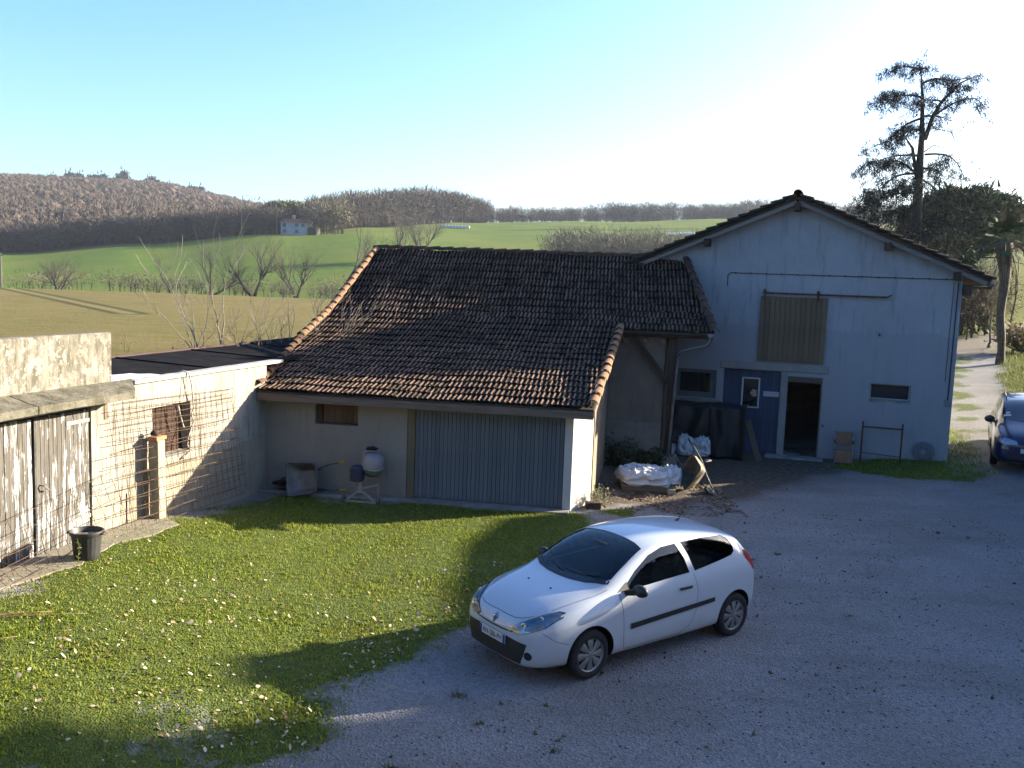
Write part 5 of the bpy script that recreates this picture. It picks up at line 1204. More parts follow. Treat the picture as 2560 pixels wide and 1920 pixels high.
# first barrow: stood on edge against the garage wall, open side towards the yard
wb = thing('wheelbarrow', 'grey wheelbarrow with yellow grips stood on its side against the garage', 'wheelbarrow', (0, 0, 0), group='wheelbarrows')
barrow_parts(wb, M_TRAY, M_YGRIP)
p = GL(.95, -.42); zax = Vector((cos(GA-pi/2+.10), sin(GA-pi/2+.10), .30)).normalized()      # tray opening direction
yax = Vector((-cos(GA), -sin(GA), -.16)); yax = (yax-zax*yax.dot(zax)).normalized(); xax = yax.cross(zax)
wb.matrix_basis = axes(xax, yax, zax, p+Vector((0, 0, .37))-zax*.52+Vector((.02, 0, 0)))
# second barrow: tipped nose-down beyond the bags
wb2 = thing('wheelbarrow', 'sunlit wheelbarrow tipped on its nose beside the white sacks', 'wheelbarrow', (0, 0, 0), group='wheelbarrows')
barrow_parts(wb2, simple('rusty brown tray', (.16, .13, .095), (.26, .22, .16), 5, .75, .2), M_TUBE)
zax = Vector((-.86, -.30, .30)).normalized(); yax = Vector((.15, -.85, -.45)); yax = (yax-zax*yax.dot(zax)).normalized(); xax = yax.cross(zax)
wb2.matrix_basis = axes(xax, yax, zax, Vector((4.30, 21.15, .40))-zax*.48)
# cement mixer
mx = thing('cement_mixer', 'small cement mixer with a grey drum on a wheeled tripod by the garage wall', 'cement mixer', GL(2.42, -.50), GA)
M_MB = simple('mixer motor blue', (.02, .03, .085), (.04, .05, .12), 6, .5); M_DRUM = simple('mixer drum', (.27, .25, .27), (.40, .37, .38), 4, .7); M_DRUMG = simple('drum base green', (.10, .16, .13), (.17, .24, .2), 5, .7); M_FR = simple('mixer frame', (.30, .28, .24), (.42, .40, .35), 8, .6)
m = MB(); q = Matrix.Translation((.10, .12, .80)) @ Matrix.Rotation(radians(8), 4, 'Y') @ Matrix.Rotation(radians(10), 4, 'X')
q = q @ Matrix.Diagonal((.88, .88, .80, 1)); m.lathe([(.0, .43), (.12, .43), (.20, .40), (.25, .34), (.275, .18), (.275, .05)], 28, q); drum = m.build('drum', M_DRUM, mx, True, 60)
m = MB(); m.lathe([(.277, .05), (.287, .045), (.287, .02), (.275, .015), (.26, -.08), (.20, -.20), (.10, -.24), (0, -.24)], 28, q); m.build('drum_base', M_DRUMG, mx, True, 50)
m = MB(); m.lathe([(.278, .055), (.296, .05), (.296, .015), (.278, .01)], 28, q); m.build('ring_gear', M_FR, mx, True)
m = MB(); m.box((-.33, -.16, .50), (-.06, .10, .86)); me = bevel(m.mesh(), .04, 2); link('motor_housing', me, M_MB, mx)
m = MB()
for i in range(6): m.box((-.345, -.168, .53+i*.05), (-.10, -.158, .555+i*.05))
m.build('housing_vents', simple('vent grey', (.06, .06, .07)), mx)
m = MB(); m.tube([(-.12, .0, .84), (-.10, .02, 1.05), (-.06, .03, 1.18), (.05, .05, 1.22)], .018, 6); m.build('yoke', M_FR, mx, True)
m = MB(); m.blob((.10, .08, 1.26), .08, 3, 2, .5, (1.5, 1, .6)); m.blob((.02, .06, 1.25), .05, 6, 2, .5); m.build('rag', simple('black rag', (.012, .012, .013)), mx, True)
m = MB(); m.tube([(-.12, -.05, .52), (-.12, -.10, .40), (-.10, -.12, .33)], .035, 8); m.box((-.16, -.17, .26), (-.05, -.07, .40)); m.build('neck', M_FR, mx)
for nm, a, b in (('leg', (-.12, -.12, .32), (-.42, -.16, .05)), ('leg', (-.09, -.12, .32), (.28, -.16, .05)), ('axle', (-.44, -.16, .05), (.30, -.16, .05)), ('rear_leg', (.20, .28, .02), (.20, .22, .40)), ('tie_bar', (-.10, -.10, .34), (.20, .22, .38))):
    m = MB(); m.bar(a, b, .045, .045); m.build(nm, M_FR, mx)
for xx in (-.47, .33):
    m = MB(); m.lathe([(0, -.03), (.08, -.03), (.09, -.015), (.09, .015), (.08, .03), (0, .03)], 18, Matrix.Translation((xx, -.16, .09)) @ Matrix.Rotation(pi/2, 4, 'Y')); m.build('wheel', simple('grey wheel', (.07, .075, .08), (.13, .135, .14), 5), mx, True, 40)

mx.scale = (.92, .92, .90)
# white sacks strapped on a pallet
pal = thing('pallet', 'weathered wooden pallet under the crumpled white sacks', 'pallet', (3.22, 21.25, float(gz(3.2, 21.2))+.02), radians(-4))
M_PAL = mat_wood('pallet wood', (.15, .12, .085), (.30, .25, .18), 0)
for i in range(6):
    m = MB(); m.box((-.62, -.50+i*.175, .10), (.62, -.50+i*.175+.13, .125)); m.build('deck_board', M_PAL, pal)
for yy in (-.46, -.02, .40):
    m = MB(); m.box((-.60, yy, 0), (.60, yy+.09, .099)); m.build('runner', M_PAL, pal)
m = MB(); m.box((.42, -.62, .0), (.60, -.50, .10)); m.build('end_block', mat_wood('sawn block', (.40, .34, .24), (.55, .47, .35), 0), pal)
M_SACK = simple('white woven sack', (.62, .63, .66), (.74, .75, .77), 9, .6, bump=.25)
def sack(name, label, c, sx, sy, sz, seed, rz, group):
    bm = bmesh.new(); bmesh.ops.create_cube(bm, size=2); bmesh.ops.subdivide_edges(bm, edges=bm.edges, cuts=22, use_grid_fill=True)
    for v in bm.verts:
        d = v.co.copy(); k = (abs(d.x)**4+abs(d.y)**4+abs(d.z)**4)**.25; d = d/k
        s0 = Vector((seed*3.1, seed, 0)); n1 = mnoise.noise(d*1.7+s0); fold = 1-abs(mnoise.noise(Vector((d.x*2.4, d.y*3.4, d.z*2))+s0*2))*2; f2 = 1-abs(mnoise.noise(Vector((d.x*4.6+d.y*3, d.y*4.6-d.x*2, d.z*3))+s0*3))*2; f3 = 1-abs(mnoise.noise(Vector((d.x*9-d.y*5, d.y*8+d.x*3, d.z*5))+s0*5))*2
        z_ = d.z*sz*(1+.35*n1)+(max(d.z, 0)*(.08*fold+.06*f2+.03*f3)*1.0)
        v.co = Vector((d.x*sx*(1+.12*n1), d.y*sy*(1+.3*mnoise.noise(d*2.5+s0*4)), max(z_, -sz*.9)))
    me = bpy.data.meshes.new('sack'); bm.to_mesh(me); bm.free(); shade(me)
    t_ = thing(name, label, 'sack', c, rz, group); link('cloth', me, M_SACK, t_); return t_
gz0 = pal.location.z+.127
for nm, lb, c, sx, sy, sz, sd, rz in (('sack', 'front crumpled white sack on the pallet catching the sun', (3.15, 21.02, gz0+.10), .56, .30, .12, 1, -.06), ('sack', 'rear flat white sack on the pallet in shade', (3.12, 21.52, gz0+.10), .60, .26, .11, 2, .05), ('sack', 'small bright white sack at the wheelbarrow end of the pallet', (3.72, 21.12, gz0+.13), .26, .30, .14, 5, -.3)):
    s_ = sack(nm, lb, c, sx, sy, sz, sd, rz, 'white sacks on the pallet')
    m = MB(); xx = .15*sx
    m.tube([(xx, sy*1.02*cos(a), sz*1.32*sin(a)+.02) for a in np.linspace(.05, pi-.05, 14)], .014, 4); m.build('strap', simple('black strap', (.02, .02, .022), rough=.6), s_)
# loose stones, clods and rubble on the earth
M_RUB = NT('rubble'); M_RUB = (lambda t: t.fin(t.ramp(t.isl(), [(0, (.09, .065, .045)), (.5, (.24, .18, .13)), (.8, (.38, .31, .25)), (1, (.45, .24, .15))]), .95, spec=.1))(M_RUB)
def scatter_rocks(name, n, fx, s0, s1, label, cat):
    P = fx(n); k = len(P); sz = s0+(s1-s0)*RNG.random(k)**2.5; z = gz(P[:, 0], P[:, 1])
    V = np.concatenate([P, (z+sz*.3)[:, None]], 1)[:, None, :]+IV[None]*sz[:, None, None]*np.array([1.2, 1, .6])*(1+.3*RNG.normal(size=(k, len(IV), 1)))
    o = npmesh(name, V.reshape(-1, 3), (np.arange(k)[:, None, None]*len(IV)+IF[None]).reshape(-1, 3), M_RUB); tag(o, label, cat, kind='stuff')
scatter_rocks('earth_rubble', 4200, lambda n: np.stack([1.6+3.4*RNG.random(n), 18.8+3.0*RNG.random(n)], 1), .006, .032, 'broken earth, stones and leaf scraps by the garage corner', 'rubble')
scatter_rocks('yard_stones', 9000, lambda n: np.stack([-3+13*RNG.random(n), 7.5+12*RNG.random(n)], 1), .006, .016, 'loose pebbles spread over the gravel yard', 'gravel')
t_ = thing('cut_block', 'rough brown timber block lying at the foot of the white pier', 'block', (1.78, 18.98, 0)); m = MB(); m.box((-.16, -.10, .0), (.17, .11, .17)); me = bevel(m.mesh(), .03, 2)
for v in me.vertices: v.co += Vector((1, 1, 1))*.02*mnoise.noise(v.co*9)
link('block', me, M_DARKWOOD, t_)
# small weed bush at the pier foot
def bush(name, label, cat, c, r, n, size, mat, stem, seed, sq=(1, 1, 1), group=None, twig=12):
    rr = random.Random(seed); t_ = thing(name, label, cat, c, 0, group)
    m = MB(); pts = []
    for i in range(twig):
        d = Vector((rr.gauss(0, .6)*sq[0], rr.gauss(0, .6)*sq[1], rr.uniform(.5, 1.2)*sq[2])).normalized()*r*rr.uniform(.7, 1.1)
        k = Vector((rr.gauss(0, .1), rr.gauss(0, .1), 0))*r; L = [Vector((0, 0, 0)), d*.4+k, d*.75+k*1.4, d+k]
        m.tube(L, [r*.022, r*.016, r*.01, r*.004], 4, False)
        for j in range(3):
            for f in (.2, .5, .8):
                q = L[j].lerp(L[j+1], f)
                for _ in range(2):
                    e = q+Vector((rr.gauss(0, 1), rr.gauss(0, 1), rr.gauss(.3, .8)))*r*.16; m.tube([q, e], [r*.008, r*.003], 3, False); pts.append(e)
    m.build('stems', stem, t_)
    if n and mat:
        m = MB(); leafy(m, [p+Vector((rr.gauss(0, 1), rr.gauss(0, 1), rr.gauss(0, 1)))*r*.05 for p in pts], size, rr, n); m.build('foliage', mat, t_)
    return t_
M_STEM = simple('grey stem', (.10, .085, .07), (.22, .19, .15), 20)
bush('weed_bush', 'pale grey weed bush growing at the foot of the sunlit pier', 'weed', (1.92, 19.25, 0), .42, 2, .05, mat_grass('pale weed', [(.20, .21, .13), (.32, .33, .22)]), M_STEM, 3)
M_IVY = mat_grass('dark ivy', [(.02, .035, .012), (.04, .06, .02), (.07, .085, .03)], .15)
for i, (e_, g_, r_) in enumerate(((7.15, 5.4, .75), (7.55, 5.35, .6), (8.2, 5.3, .5))):
    bush('ivy_clump', ['dark weed clump at the inner corner of the stone wall', 'middle dark weed clump along the stone wall', 'dark weed clump beside the downpipe foot'][i], 'weed', GL(e_, g_), r_, 3, .09, M_IVY, M_STEM, 40+i, group='weeds along the stone wall')
# black tarpaulins in front of the barn
M_TARP = simple('black tarpaulin', (.008, .010, .012), (.018, .021, .024), 3, .55, spec=.35)
def cloth(name, label, cat, u0, u1, v0, v1, ztop, seed, mat, sag=.25, zb=.05, bot=None):
    t_ = thing(name, label, cat, BL((u0+u1)/2, (v0+v1)/2), BA); nx, ny = 30, 24; hw = (u1-u0)/2; dv = v0-v1
    m = MB(); vs = []
    for j in range(ny+1):
        s_ = j/ny
        for i in range(nx+1):
            u = -hw+2*hw*i/nx; b = 0 if bot is None else bot(i/nx)
            if s_ < .3: y = (v1-v0)/2*(1-s_/.3*2); z = ztop-.05*s_
            else: q = (s_-.3)/.7; y = -(v1-v0)/2-.10*q; z = ztop+(zb+b-ztop)*q
            fold = .06*sin(u*9+seed+s_*3)+.05*mnoise.noise(Vector((u*2.5, s_*3, seed)))+.03*mnoise.noise(Vector((u*7, s_*5, seed)))
            z2 = z+(.06*mnoise.noise(Vector((u*2, s_*4, seed+5))) if s_ < .35 else 0)-sag*(1-(u/hw)**2)*(.3 if s_ < .3 else 0)*.3
            vs.append((u, y-fold*(.3 if s_ < .25 else 1), z2))
    fs = [(j*(nx+1)+i, j*(nx+1)+i+1, (j+1)*(nx+1)+i+1, (j+1)*(nx+1)+i) for j in range(ny) for i in range(nx)]
    m.add(vs, fs); o = m.build('sheet', mat, t_, True); o.modifiers.new('t', 'SOLIDIFY').thickness = .006
    m = MB(); m.box((-hw+.06, -(v1-v0)/2+.12, 0), (hw-.06, (v1-v0)/2-.05, ztop-.16)); m.build('load', simple('dark load', (.02, .02, .022)), t_); return t_
cloth('tarpaulin', 'black tarpaulin slung over a pile beside the downpipe post', 'tarpaulin', -3.75, -2.42, -1.25, -.25, 1.42, 2, M_TARP, zb=.28, bot=lambda f: .45*f*f)
cloth('tarpaulin', 'dark tarpaulin covering a tall stack in front of the blue boards', 'tarpaulin', -2.40, -1.45, -1.30, -.35, 1.45, 7, M_TARP, zb=.02)
for u_, lb, sd in ((-3.02, 'left white bag bulging out under the black tarpaulin', 11), (-2.58, 'right white bag showing below the black tarpaulin', 13)):
    p = BL(u_, -1.32); s_ = sack('builders_bag', lb, (p.x, p.y, p.z+.22), .24, .20, .22, sd, BA+.1, 'white bags under the tarpaulin')
p = BL(-3.55, -1.25); sack('builders_bag', 'low pale bag beside the corner post under the tarpaulin', (p.x, p.y, p.z+.14), .26, .2, .14, 17, BA, 'white bags under the tarpaulin')
# plank leaning on the tarp
t_ = MB(); a, b = BL(-1.02, -1.35), BL(-1.42, -.85); t_.bar(a+Vector((0, 0, .01)), b+Vector((0, 0, 1.05)), .16, .025, (0, 1, 0)); o = t_.build('plank', mat_wood('leaning plank', (.07, .05, .035), (.14, .10, .07), 1)); tag(o, 'brown plank leaning on the dark tarpaulin by the doorway', 'plank')
# folding chair
ch = thing('folding_chair', 'brown folding chair standing against the barn right of the doorway', 'chair', BL(1.13, -.42), BA)
M_CH = simple('brown chair cloth', (.20, .11, .055), (.30, .17, .09), 9, .85); M_AL = simple('aluminium', (.45, .46, .48), (.6, .6, .62), 9, .3, .8)
for s_ in (-1, 1):
    x = s_*.235
    m = MB(); m.tube([(x, -.30, 0), (x, .12, .62), (x, .20, .86)], .012, 6); m.build('leg', M_AL, ch, True)
    m = MB(); m.tube([(x, .22, 0), (x, -.20, .50)], .012, 6); m.build('leg', M_AL, ch, True)
    m = MB(); m.tube([(x, -.24, .56), (x, .12, .60)], .016, 6); m.build('armrest', M_BLKP, ch, True)
def pad(a, b, th, name):
    m = MB(); m.add([(-.22, a[0], a[1]), (.22, a[0], a[1]), (.22, b[0], b[1]), (-.22, b[0], b[1])], [(0, 1, 2, 3)]); o = m.build(name, M_CH, ch); md = o.modifiers.new('s', 'SOLIDIFY'); md.thickness = th
pad((-.22, .36), (.14, .34), .03, 'seat'); pad((.10, .48), (.20, .82), .025, 'backrest'); pad((-.31, .04), (-.23, .33), .02, 'footrest')
# rusty trestle
tr = thing('trestle', 'rusty steel trestle frame standing under the barn window', 'trestle', BL(2.08, -.35), BA)
for s_ in (-1, 1):
    m = MB(); m.box((s_*.5-.022, -.022, 0), (s_*.5+.022, .022, 1.10)); m.build('upright', M_RUST, tr)
    m = MB(); m.tube([(s_*.5, 0, .28), (s_*.5, .25, 0)], .014, 5); m.tube([(s_*.5, 0, .28), (s_*.5, -.22, 0)], .014, 5); m.build('foot', M_RUST, tr)
m = MB(); m.bar((-.48, 0, .95), (.48, 0, .95), .04, .04); m.build('top_bar', M_RUST, tr)
m = MB(); m.bar((-.48, 0, .24), (.48, 0, .20), .02, .02); m.build('bottom_bar', M_RUST, tr)
# wire coil
co = thing('wire_coil', 'round coil of old wire leaning on the barn near its right corner', 'wire coil', BL(3.15, -.16), BA)
for k_ in range(14):
    r_ = random.Random(k_); m = MB(); R0 = .28-.016*k_+.01*r_.random()
    m.tube([(R0*cos(a)*(1+.03*sin(3*a+k_)), .02*sin(2*a+k_)-.03+.06*(R0*sin(a)+.28), .28+R0*sin(a)) for a in np.linspace(0, 2*pi, 26)], .004, 4); m.build('loop', simple('wire grey', (.12, .115, .11), (.2, .19, .18), 12, .7, .4), co)
# ------------------------------------------------------------------ vegetation
def bark(name, a, b): return simple(name, a, b, 9, .95)
M_BARK = bark('grey bark', (.07, .06, .05), (.16, .14, .115)); M_PALEB = bark('pale fig bark', (.20, .165, .135), (.36, .32, .275)); M_BROWNB = bark('brown twig bark', (.085, .06, .045), (.17, .125, .09))
def bare_tree(name, label, c, H, spread, seed, mat, levels=4, r0=None, group=None, fork=(3, 5), trunk=.3, up=.35, multi=1, cat='tree', twigs=True, leaf=None):
    """leafless tree: trunk plus a crown of limbs and twigs"""
    R = random.Random(seed); r0 = r0 or H*.022; tm_, cm = MB(), MB(); tips = []
    def grow(mb, p, d, L, r, lv):
        n = 4; pts = [p.copy()]; rs = [r]; q = p.copy(); dd = d.copy()
        for i in range(n):
            dd = (dd+Vector((R.gauss(0, .13), R.gauss(0, .13), R.gauss(0, .08)+.05*up))).normalized(); q = q+dd*L/n; pts.append(q.copy()); rs.append(r*(1-.55*(i+1)/n))
        mb.tube(pts, rs, 6 if r > .05 else (4 if r > .012 else 3), False)
        if lv <= 0: tips.append(q); return
        k = R.randint(*fork)
        for j in range(k):
            f = R.uniform(.35, 1.0) if j else 1.0; i = min(n-1, int(f*n)); b = pts[i].lerp(pts[i+1], f*n-i) if f < 1 else pts[-1]
            a = R.uniform(0, 2*pi); s_ = dd.orthogonal().normalized(); s_ = s_*cos(a)+dd.cross(s_)*sin(a); sp = R.uniform(.35, .95)*spread*(1 if j else .45)
            nd = (dd+s_*sp+Vector((0, 0, up*.35))).normalized(); grow(cm, b, nd, L*R.uniform(.58, .82), max(.0035 if r0 < .1 else .006, rs[i]*R.uniform(.5, .72)), lv-1)
    root = thing(name, label, cat, c, 0, group)
    for k in range(multi):
        d = Vector((0, 0, 1)) if multi == 1 else Vector((R.gauss(0, .45), R.gauss(0, .45), 1)).normalized()
        grow(tm_, Vector((R.gauss(0, .05)*multi, R.gauss(0, .05)*multi, -.1)), d, H*trunk, r0, levels)
    tm_.build('trunk', mat, root, True); cm.build('crown', mat, root, True)
    if leaf:
        m = MB(); leafy(m, [p for p in tips if R.random() < leaf[2]], leaf[1], R, 1); m.build('dead_leaves', leaf[0], root)
    return root
def at(vx, vy, Y):
    """world point on the photo's line of sight at depth Y"""
    d = _f+_r2*((vx*1.15732-1280)/2325)-_u2*((vy*1.15732-960)/2325); return Vector((0, 0, CAM_H))+d*(Y/d.y)
def on_ground(vx, Y):
    p = at(vx, 700, Y); p.z = float(tz(p.x, p.y)) if Y > 45 else float(gz(p.x, p.y)); return p
# pale bare tree behind the outbuilding, and the brown bush left of it
M_DEADLEAF = mat_grass('dead leaf', [(.10, .05, .03), (.20, .10, .055)], .2)
fig = bare_tree('fig_tree', 'pale leafless fig tree with upswept branches behind the outbuilding roof', on_ground(520, 25.5), 7.6, .72, 23, M_PALEB, 4, .101, fork=(2, 4), trunk=.30, up=.55, multi=4, leaf=(M_DEADLEAF, .07, .10))
bare_tree('bare_bush', 'dense brown leafless bush behind the left parapet wall', on_ground(335, 27.5), 3.1, 1.0, 33, M_BROWNB, 4, .045, fork=(3, 4), trunk=.30, up=.3, multi=9, cat='bush', leaf=(M_DEADLEAF, .09, .25))
bare_tree('bare_bush', 'low bramble of dark twigs spilling over the garage roof corner', GL(-1.3, 2.0, 1.2), 2.2, 1.1, 35, M_BROWNB, 4, .03, fork=(3, 4), trunk=.3, up=.15, multi=8, cat='bush', leaf=(M_DEADLEAF, .08, .5))
bare_tree('bare_bush', 'sparse thorny bush rising beside the fig tree', on_ground(610, 27), 3.9, .9, 37, M_BROWNB, 4, .04, fork=(3, 4), trunk=.3, up=.5, multi=5, cat='bush', leaf=(M_DEADLEAF, .07, .15))
# trees along the valley bottom, one by one
M_FARB = bark('far bark', (.055, .048, .042), (.11, .095, .08))
for (vx, Y, H, sp, sd, lb, mu) in ((735, 186, 15.5, .55, 51, 'tall bare tree with a straight trunk left of the roof ridge', 1), (795, 196, 13.5, .6, 52, 'bare tree just left of the garage ridge end', 1), (548, 188, 12.5, .75, 53, 'broad bare tree behind the fig tree in the valley', 2),
      (640, 190, 11.0, .75, 54, 'bare tree right of the fig tree at the field edge', 2), (455, 186, 9.5, .8, 55, 'dark bare tree left of the fig tree at the field edge', 2), (368, 184, 7.5, .6, 56, 'small dark ivy-stemmed tree standing at the field edge', 1),
      (128, 182, 6.2, 1.1, 57, 'low spreading bare oak at the far side of the stubble field', 5), (860, 262, 15.5, .8, 58, 'bare tree above the left end of the ridge', 2), (905, 270, 14.5, .8, 59, 'pale bare tree right of the ridge end', 2)):
    bare_tree('bare_tree', lb, on_ground(vx, Y), H*1.45, sp, sd, M_FARB, 4, H*.03, 'bare trees along the valley', (3, 5), .33, .4, mu)
# twig clouds: many leafless crowns in one mass
def twig_wood(name, label, P, H, mat, ntw=110, tw=(2.6, .3), parent=None, squat=.42, low=.22):
    """P: n x 3 bases, H: heights"""
    n = len(P); H = np.asarray(H)
    k = ntw; u = RNG.normal(size=(n, k, 3)); u /= np.linalg.norm(u, axis=2, keepdims=True); rad = RNG.random((n, k, 1))**.45
    c = np.stack([P[:, 0], P[:, 1], P[:, 2]+H*.60], 1)[:, None, :]; ext = np.stack([H*squat, H*squat, H*.40], 1)[:, None, :]
    lump = 1+.22*np.sin(u[..., :1]*5+P[:, None, :1])*np.cos(u[..., 2:]*4+P[:, None, 1:2])
    pos = c+u*rad*ext*lump
    d = u*1.0+np.array([0, 0, .25])+.6*RNG.normal(size=(n, k, 3)); d /= np.linalg.norm(d, axis=2, keepdims=True)
    sd = np.cross(d, RNG.normal(size=(n, k, 3))); sd /= np.linalg.norm(sd, axis=2, keepdims=True)+1e-9
    sc = (H/14)[:, None, None]; L = tw[0]*(.5+RNG.random((n, k, 1)))*sc; Wd = tw[1]*(.5+RNG.random((n, k, 1)))*sc
    T = np.stack([pos-sd*Wd*.5, pos+sd*Wd*.5, pos+d*L], 2).reshape(-1, 3)
    V = [T]; F = [np.arange(len(T)).reshape(-1, 3)]; A = [np.repeat(RNG.random(n), k*3)]
    # trunks with a few limbs
    nl = 5; base = np.repeat(P[:, None, :], nl, 1); az = RNG.random((n, nl))*2*pi; ln = RNG.random((n, nl, 1))*.5+.25; ln[:, 0] = 0
    top = base+np.stack([np.cos(az), np.sin(az), np.zeros_like(az)], 2)*ln*(H[:, None, None]*.45)+np.array([0, 0, 1])*(H[:, None, None]*(.62+.2*RNG.random((n, nl, 1))))
    st = base+np.array([0, 0, 1])*(H[:, None, None]*np.where(np.arange(nl)[None, :, None] == 0, -.03, low))
    r = (H*.016)[:, None, None]*np.where(np.arange(nl)[None, :, None] == 0, 1, .6)
    T2 = np.stack([st+np.array([1, 0, 0])*r, st-np.array([1, 0, 0])*r, top, st+np.array([0, 1, 0])*r, st-np.array([0, 1, 0])*r, top], 2).reshape(-1, 3)
    F.append(np.arange(len(T2)).reshape(-1, 3)+len(T)); V.append(T2); A.append(np.full(len(T2), .1))
    o = npmesh(name, np.concatenate(V), np.concatenate(F), mat, parent, False, {'tint': np.concatenate(A)}); tag(o, label, 'wood', kind='stuff'); return o
def crowns(name, label, P, H, mat):
    """rounded leafless crowns seen from afar: a lumpy dome and short twigs on it"""
    n = len(P); m_ = len(IV); H = np.asarray(H); sz = np.stack([H*.30, H*.30, H*.36], 1)*(.8+.5*RNG.random((n, 1)))
    C = P+np.array([0, 0, 1])*(H*.5)[:, None]
    V = C[:, None, :]+IV[None]*sz[:, None, :]*(1+.13*RNG.normal(size=(n, m_, 1)))
    T = [V.reshape(-1, 3)]; F = [(np.arange(n)[:, None, None]*m_+IF[None]).reshape(-1, 3)]; tint = RNG.random(n); A = [np.repeat(tint, m_)]
    k = 56; u = RNG.normal(size=(n, k, 3)); u[..., 2] = np.abs(u[..., 2]); u /= np.linalg.norm(u, axis=2, keepdims=True); p0 = C[:, None, :]+u*sz[:, None, :]*(.85+.15*RNG.random((n, k, 1)))
    d = u+.5*RNG.normal(size=(n, k, 3)); d /= np.linalg.norm(d, axis=2, keepdims=True); s_ = np.cross(d, RNG.normal(size=(n, k, 3))); s_ /= np.linalg.norm(s_, axis=2, keepdims=True)
    L = 1.9*(.5+RNG.random((n, k, 1))); T.append(np.stack([p0-s_*.2, p0+s_*.2, p0+d*L], 2).reshape(-1, 3)); F.append(np.arange(n*k*3).reshape(-1, 3)+n*m_); A.append(np.repeat(tint, k*3))
    o = npmesh(name, np.concatenate(T), np.concatenate(F), mat, None, True, {'tint': np.concatenate(A)}); tag(o, label, 'wood', kind='stuff')
def mat_twigs(name, cols):
    t = NT(name); c = t.ramp(t.attr('tint'), [(i/(len(cols)-1), c) for i, c in enumerate(cols)]); c = t.mix(1.0, c, t.ramp(t.isl(), [(0, .75), (1, 1.25)]), 'MULTIPLY'); return t.fin(c, 1, spec=.05)
M_TW1 = mat_twigs('hill twigs', [(.10, .078, .07), (.125, .10, .086), (.15, .12, .098), (.115, .095, .085), (.14, .102, .084)])
M_TW2 = mat_twigs('edge twigs', [(.075, .062, .058), (.125, .105, .095), (.155, .135, .115), (.11, .088, .072)])
M_TW3 = mat_twigs('scrub twigs', [(.11, .095, .075), (.17, .15, .115), (.20, .18, .13), (.15, .12, .09)])
def band(n, q0, q1, ef, d0, d1):
    q = q0+(q1-q0)*RNG.random(n); e = ef(q); Y = e+d0+(d1-d0)*RNG.random(n); x = q*Y; return np.stack([x, Y, tz(x, Y)], 1)
EDGE = lambda q: np.interp(q, [-1.6, -.551, -.40, -.25, -.2, -.13, -.05, .09, .23, .4], [330, 332, 342, 348, 400, 440, 520, 556, 566, 620])
P = band(13500, -.66, -.13, EDGE, 8, 760); P = P[P[:, 1] < 1080]
crowns('hill_wood', 'leafless brown woodland covering the hillside at left', P, 7+4*RNG.random(len(P)), M_TW1)
P = np.concatenate([band(330, -.60, -.235, EDGE, 2, 16), band(90, -.235, -.13, EDGE, 0, 30)])
twig_wood('wood_edge', 'leafless trees along the lower edge of the hillside wood', P, 7.5+3.5*RNG.random(len(P)), M_TW2, 260, (1.9, .24), squat=.45)
P = np.concatenate([band(300, -.215, -.035, EDGE, 2, 70), band(260, -.05, .24, EDGE, 2, 60), band(170, .235, .50, EDGE, -10, 60)])
hh = 11+3.2*RNG.random(len(P)); q = P[:, 0]/P[:, 1]
hh *= np.interp(q, [-.215, -.17, -.10, -.045, -.02, .06, .10, .16, .215, .24, .28, .36], [1.1, 1.2, 1.35, 1.15, .75, .70, .95, 1.0, .85, 1.05, 1.35, 1.2])
twig_wood('ridge_wood', 'leafless wood along the skyline above the green fields', P, hh, M_TW2, 300, (1.9, .22), squat=.40)
P = np.concatenate([band(420, -.215, -.035, EDGE, 0, 60), band(420, -.05, .26, EDGE, 0, 50), band(120, .24, .45, EDGE, -8, 40)])
twig_wood('wood_understory', 'bare undergrowth filling the foot of the skyline wood', P, 4+2*RNG.random(len(P)), M_TW2, 70, (2.4, .5), squat=.6)
P = band(190, .035, .22, lambda q: q*0+250, 0, 34)
twig_wood('valley_thicket', 'pale leafless thicket rising behind the ridge of the garage', P, 10.5+3*RNG.random(len(P))*(1-.5*np.abs(P[:, 0]/P[:, 1]-.13)/.1), M_TW3, 150, (1.9, .16), squat=.4)
P = band(150, -.60, -.155, lambda q: q*0+181, -2, 12)
twig_wood('field_hedge', 'pale scrub hedge along the far edge of the stubble field', P, 2.6+2.2*RNG.random(len(P)), M_TW3, 110, (2.0, .22), squat=.6)
P = np.concatenate([band(34, -.222, -.185, lambda q: q*0+352, -8, 16), band(40, -.30, -.19, lambda q: q*0+366, 0, 14)])
twig_wood('house_scrub', 'bare garden trees beside the far farmhouse', P, 9+5*RNG.random(len(P)), M_TW3, 150, (2.2, .26), squat=.4)
# scrub right of the barn
P = np.array([on_ground(vx, Y)[:] for vx, Y in [(2095+random.uniform(-40, 40), random.uniform(52, 66)) for _ in range(26)]])
twig_wood('track_thicket', 'brown leafless thicket beside the track behind the barn', P, 2.4+1.6*RNG.random(len(P)), mat_twigs('thicket twigs', [(.10, .06, .04), (.16, .10, .065), (.13, .095, .06)]), 240, (3.0, .10), squat=.62)
P = np.array([on_ground(vx, Y)[:] for vx, Y in [(2045+random.uniform(-35, 35), random.uniform(66, 80)) for _ in range(12)]])
twig_wood('cedar_thicket', 'tall brown thicket around the foot of the cedar', P, 3.6+2*RNG.random(len(P)), mat_twigs('thicket brown', [(.12, .085, .06), (.17, .125, .09)]), 260, (2.6, .10), squat=.36)
P = band(70, .50, .62, lambda q: q*0+300, 0, 60)
twig_wood('right_hedge', 'far hedge on the hill at right', P, 4+3*RNG.random(len(P)), M_TW3, 100, (2.6, .4), squat=.6)

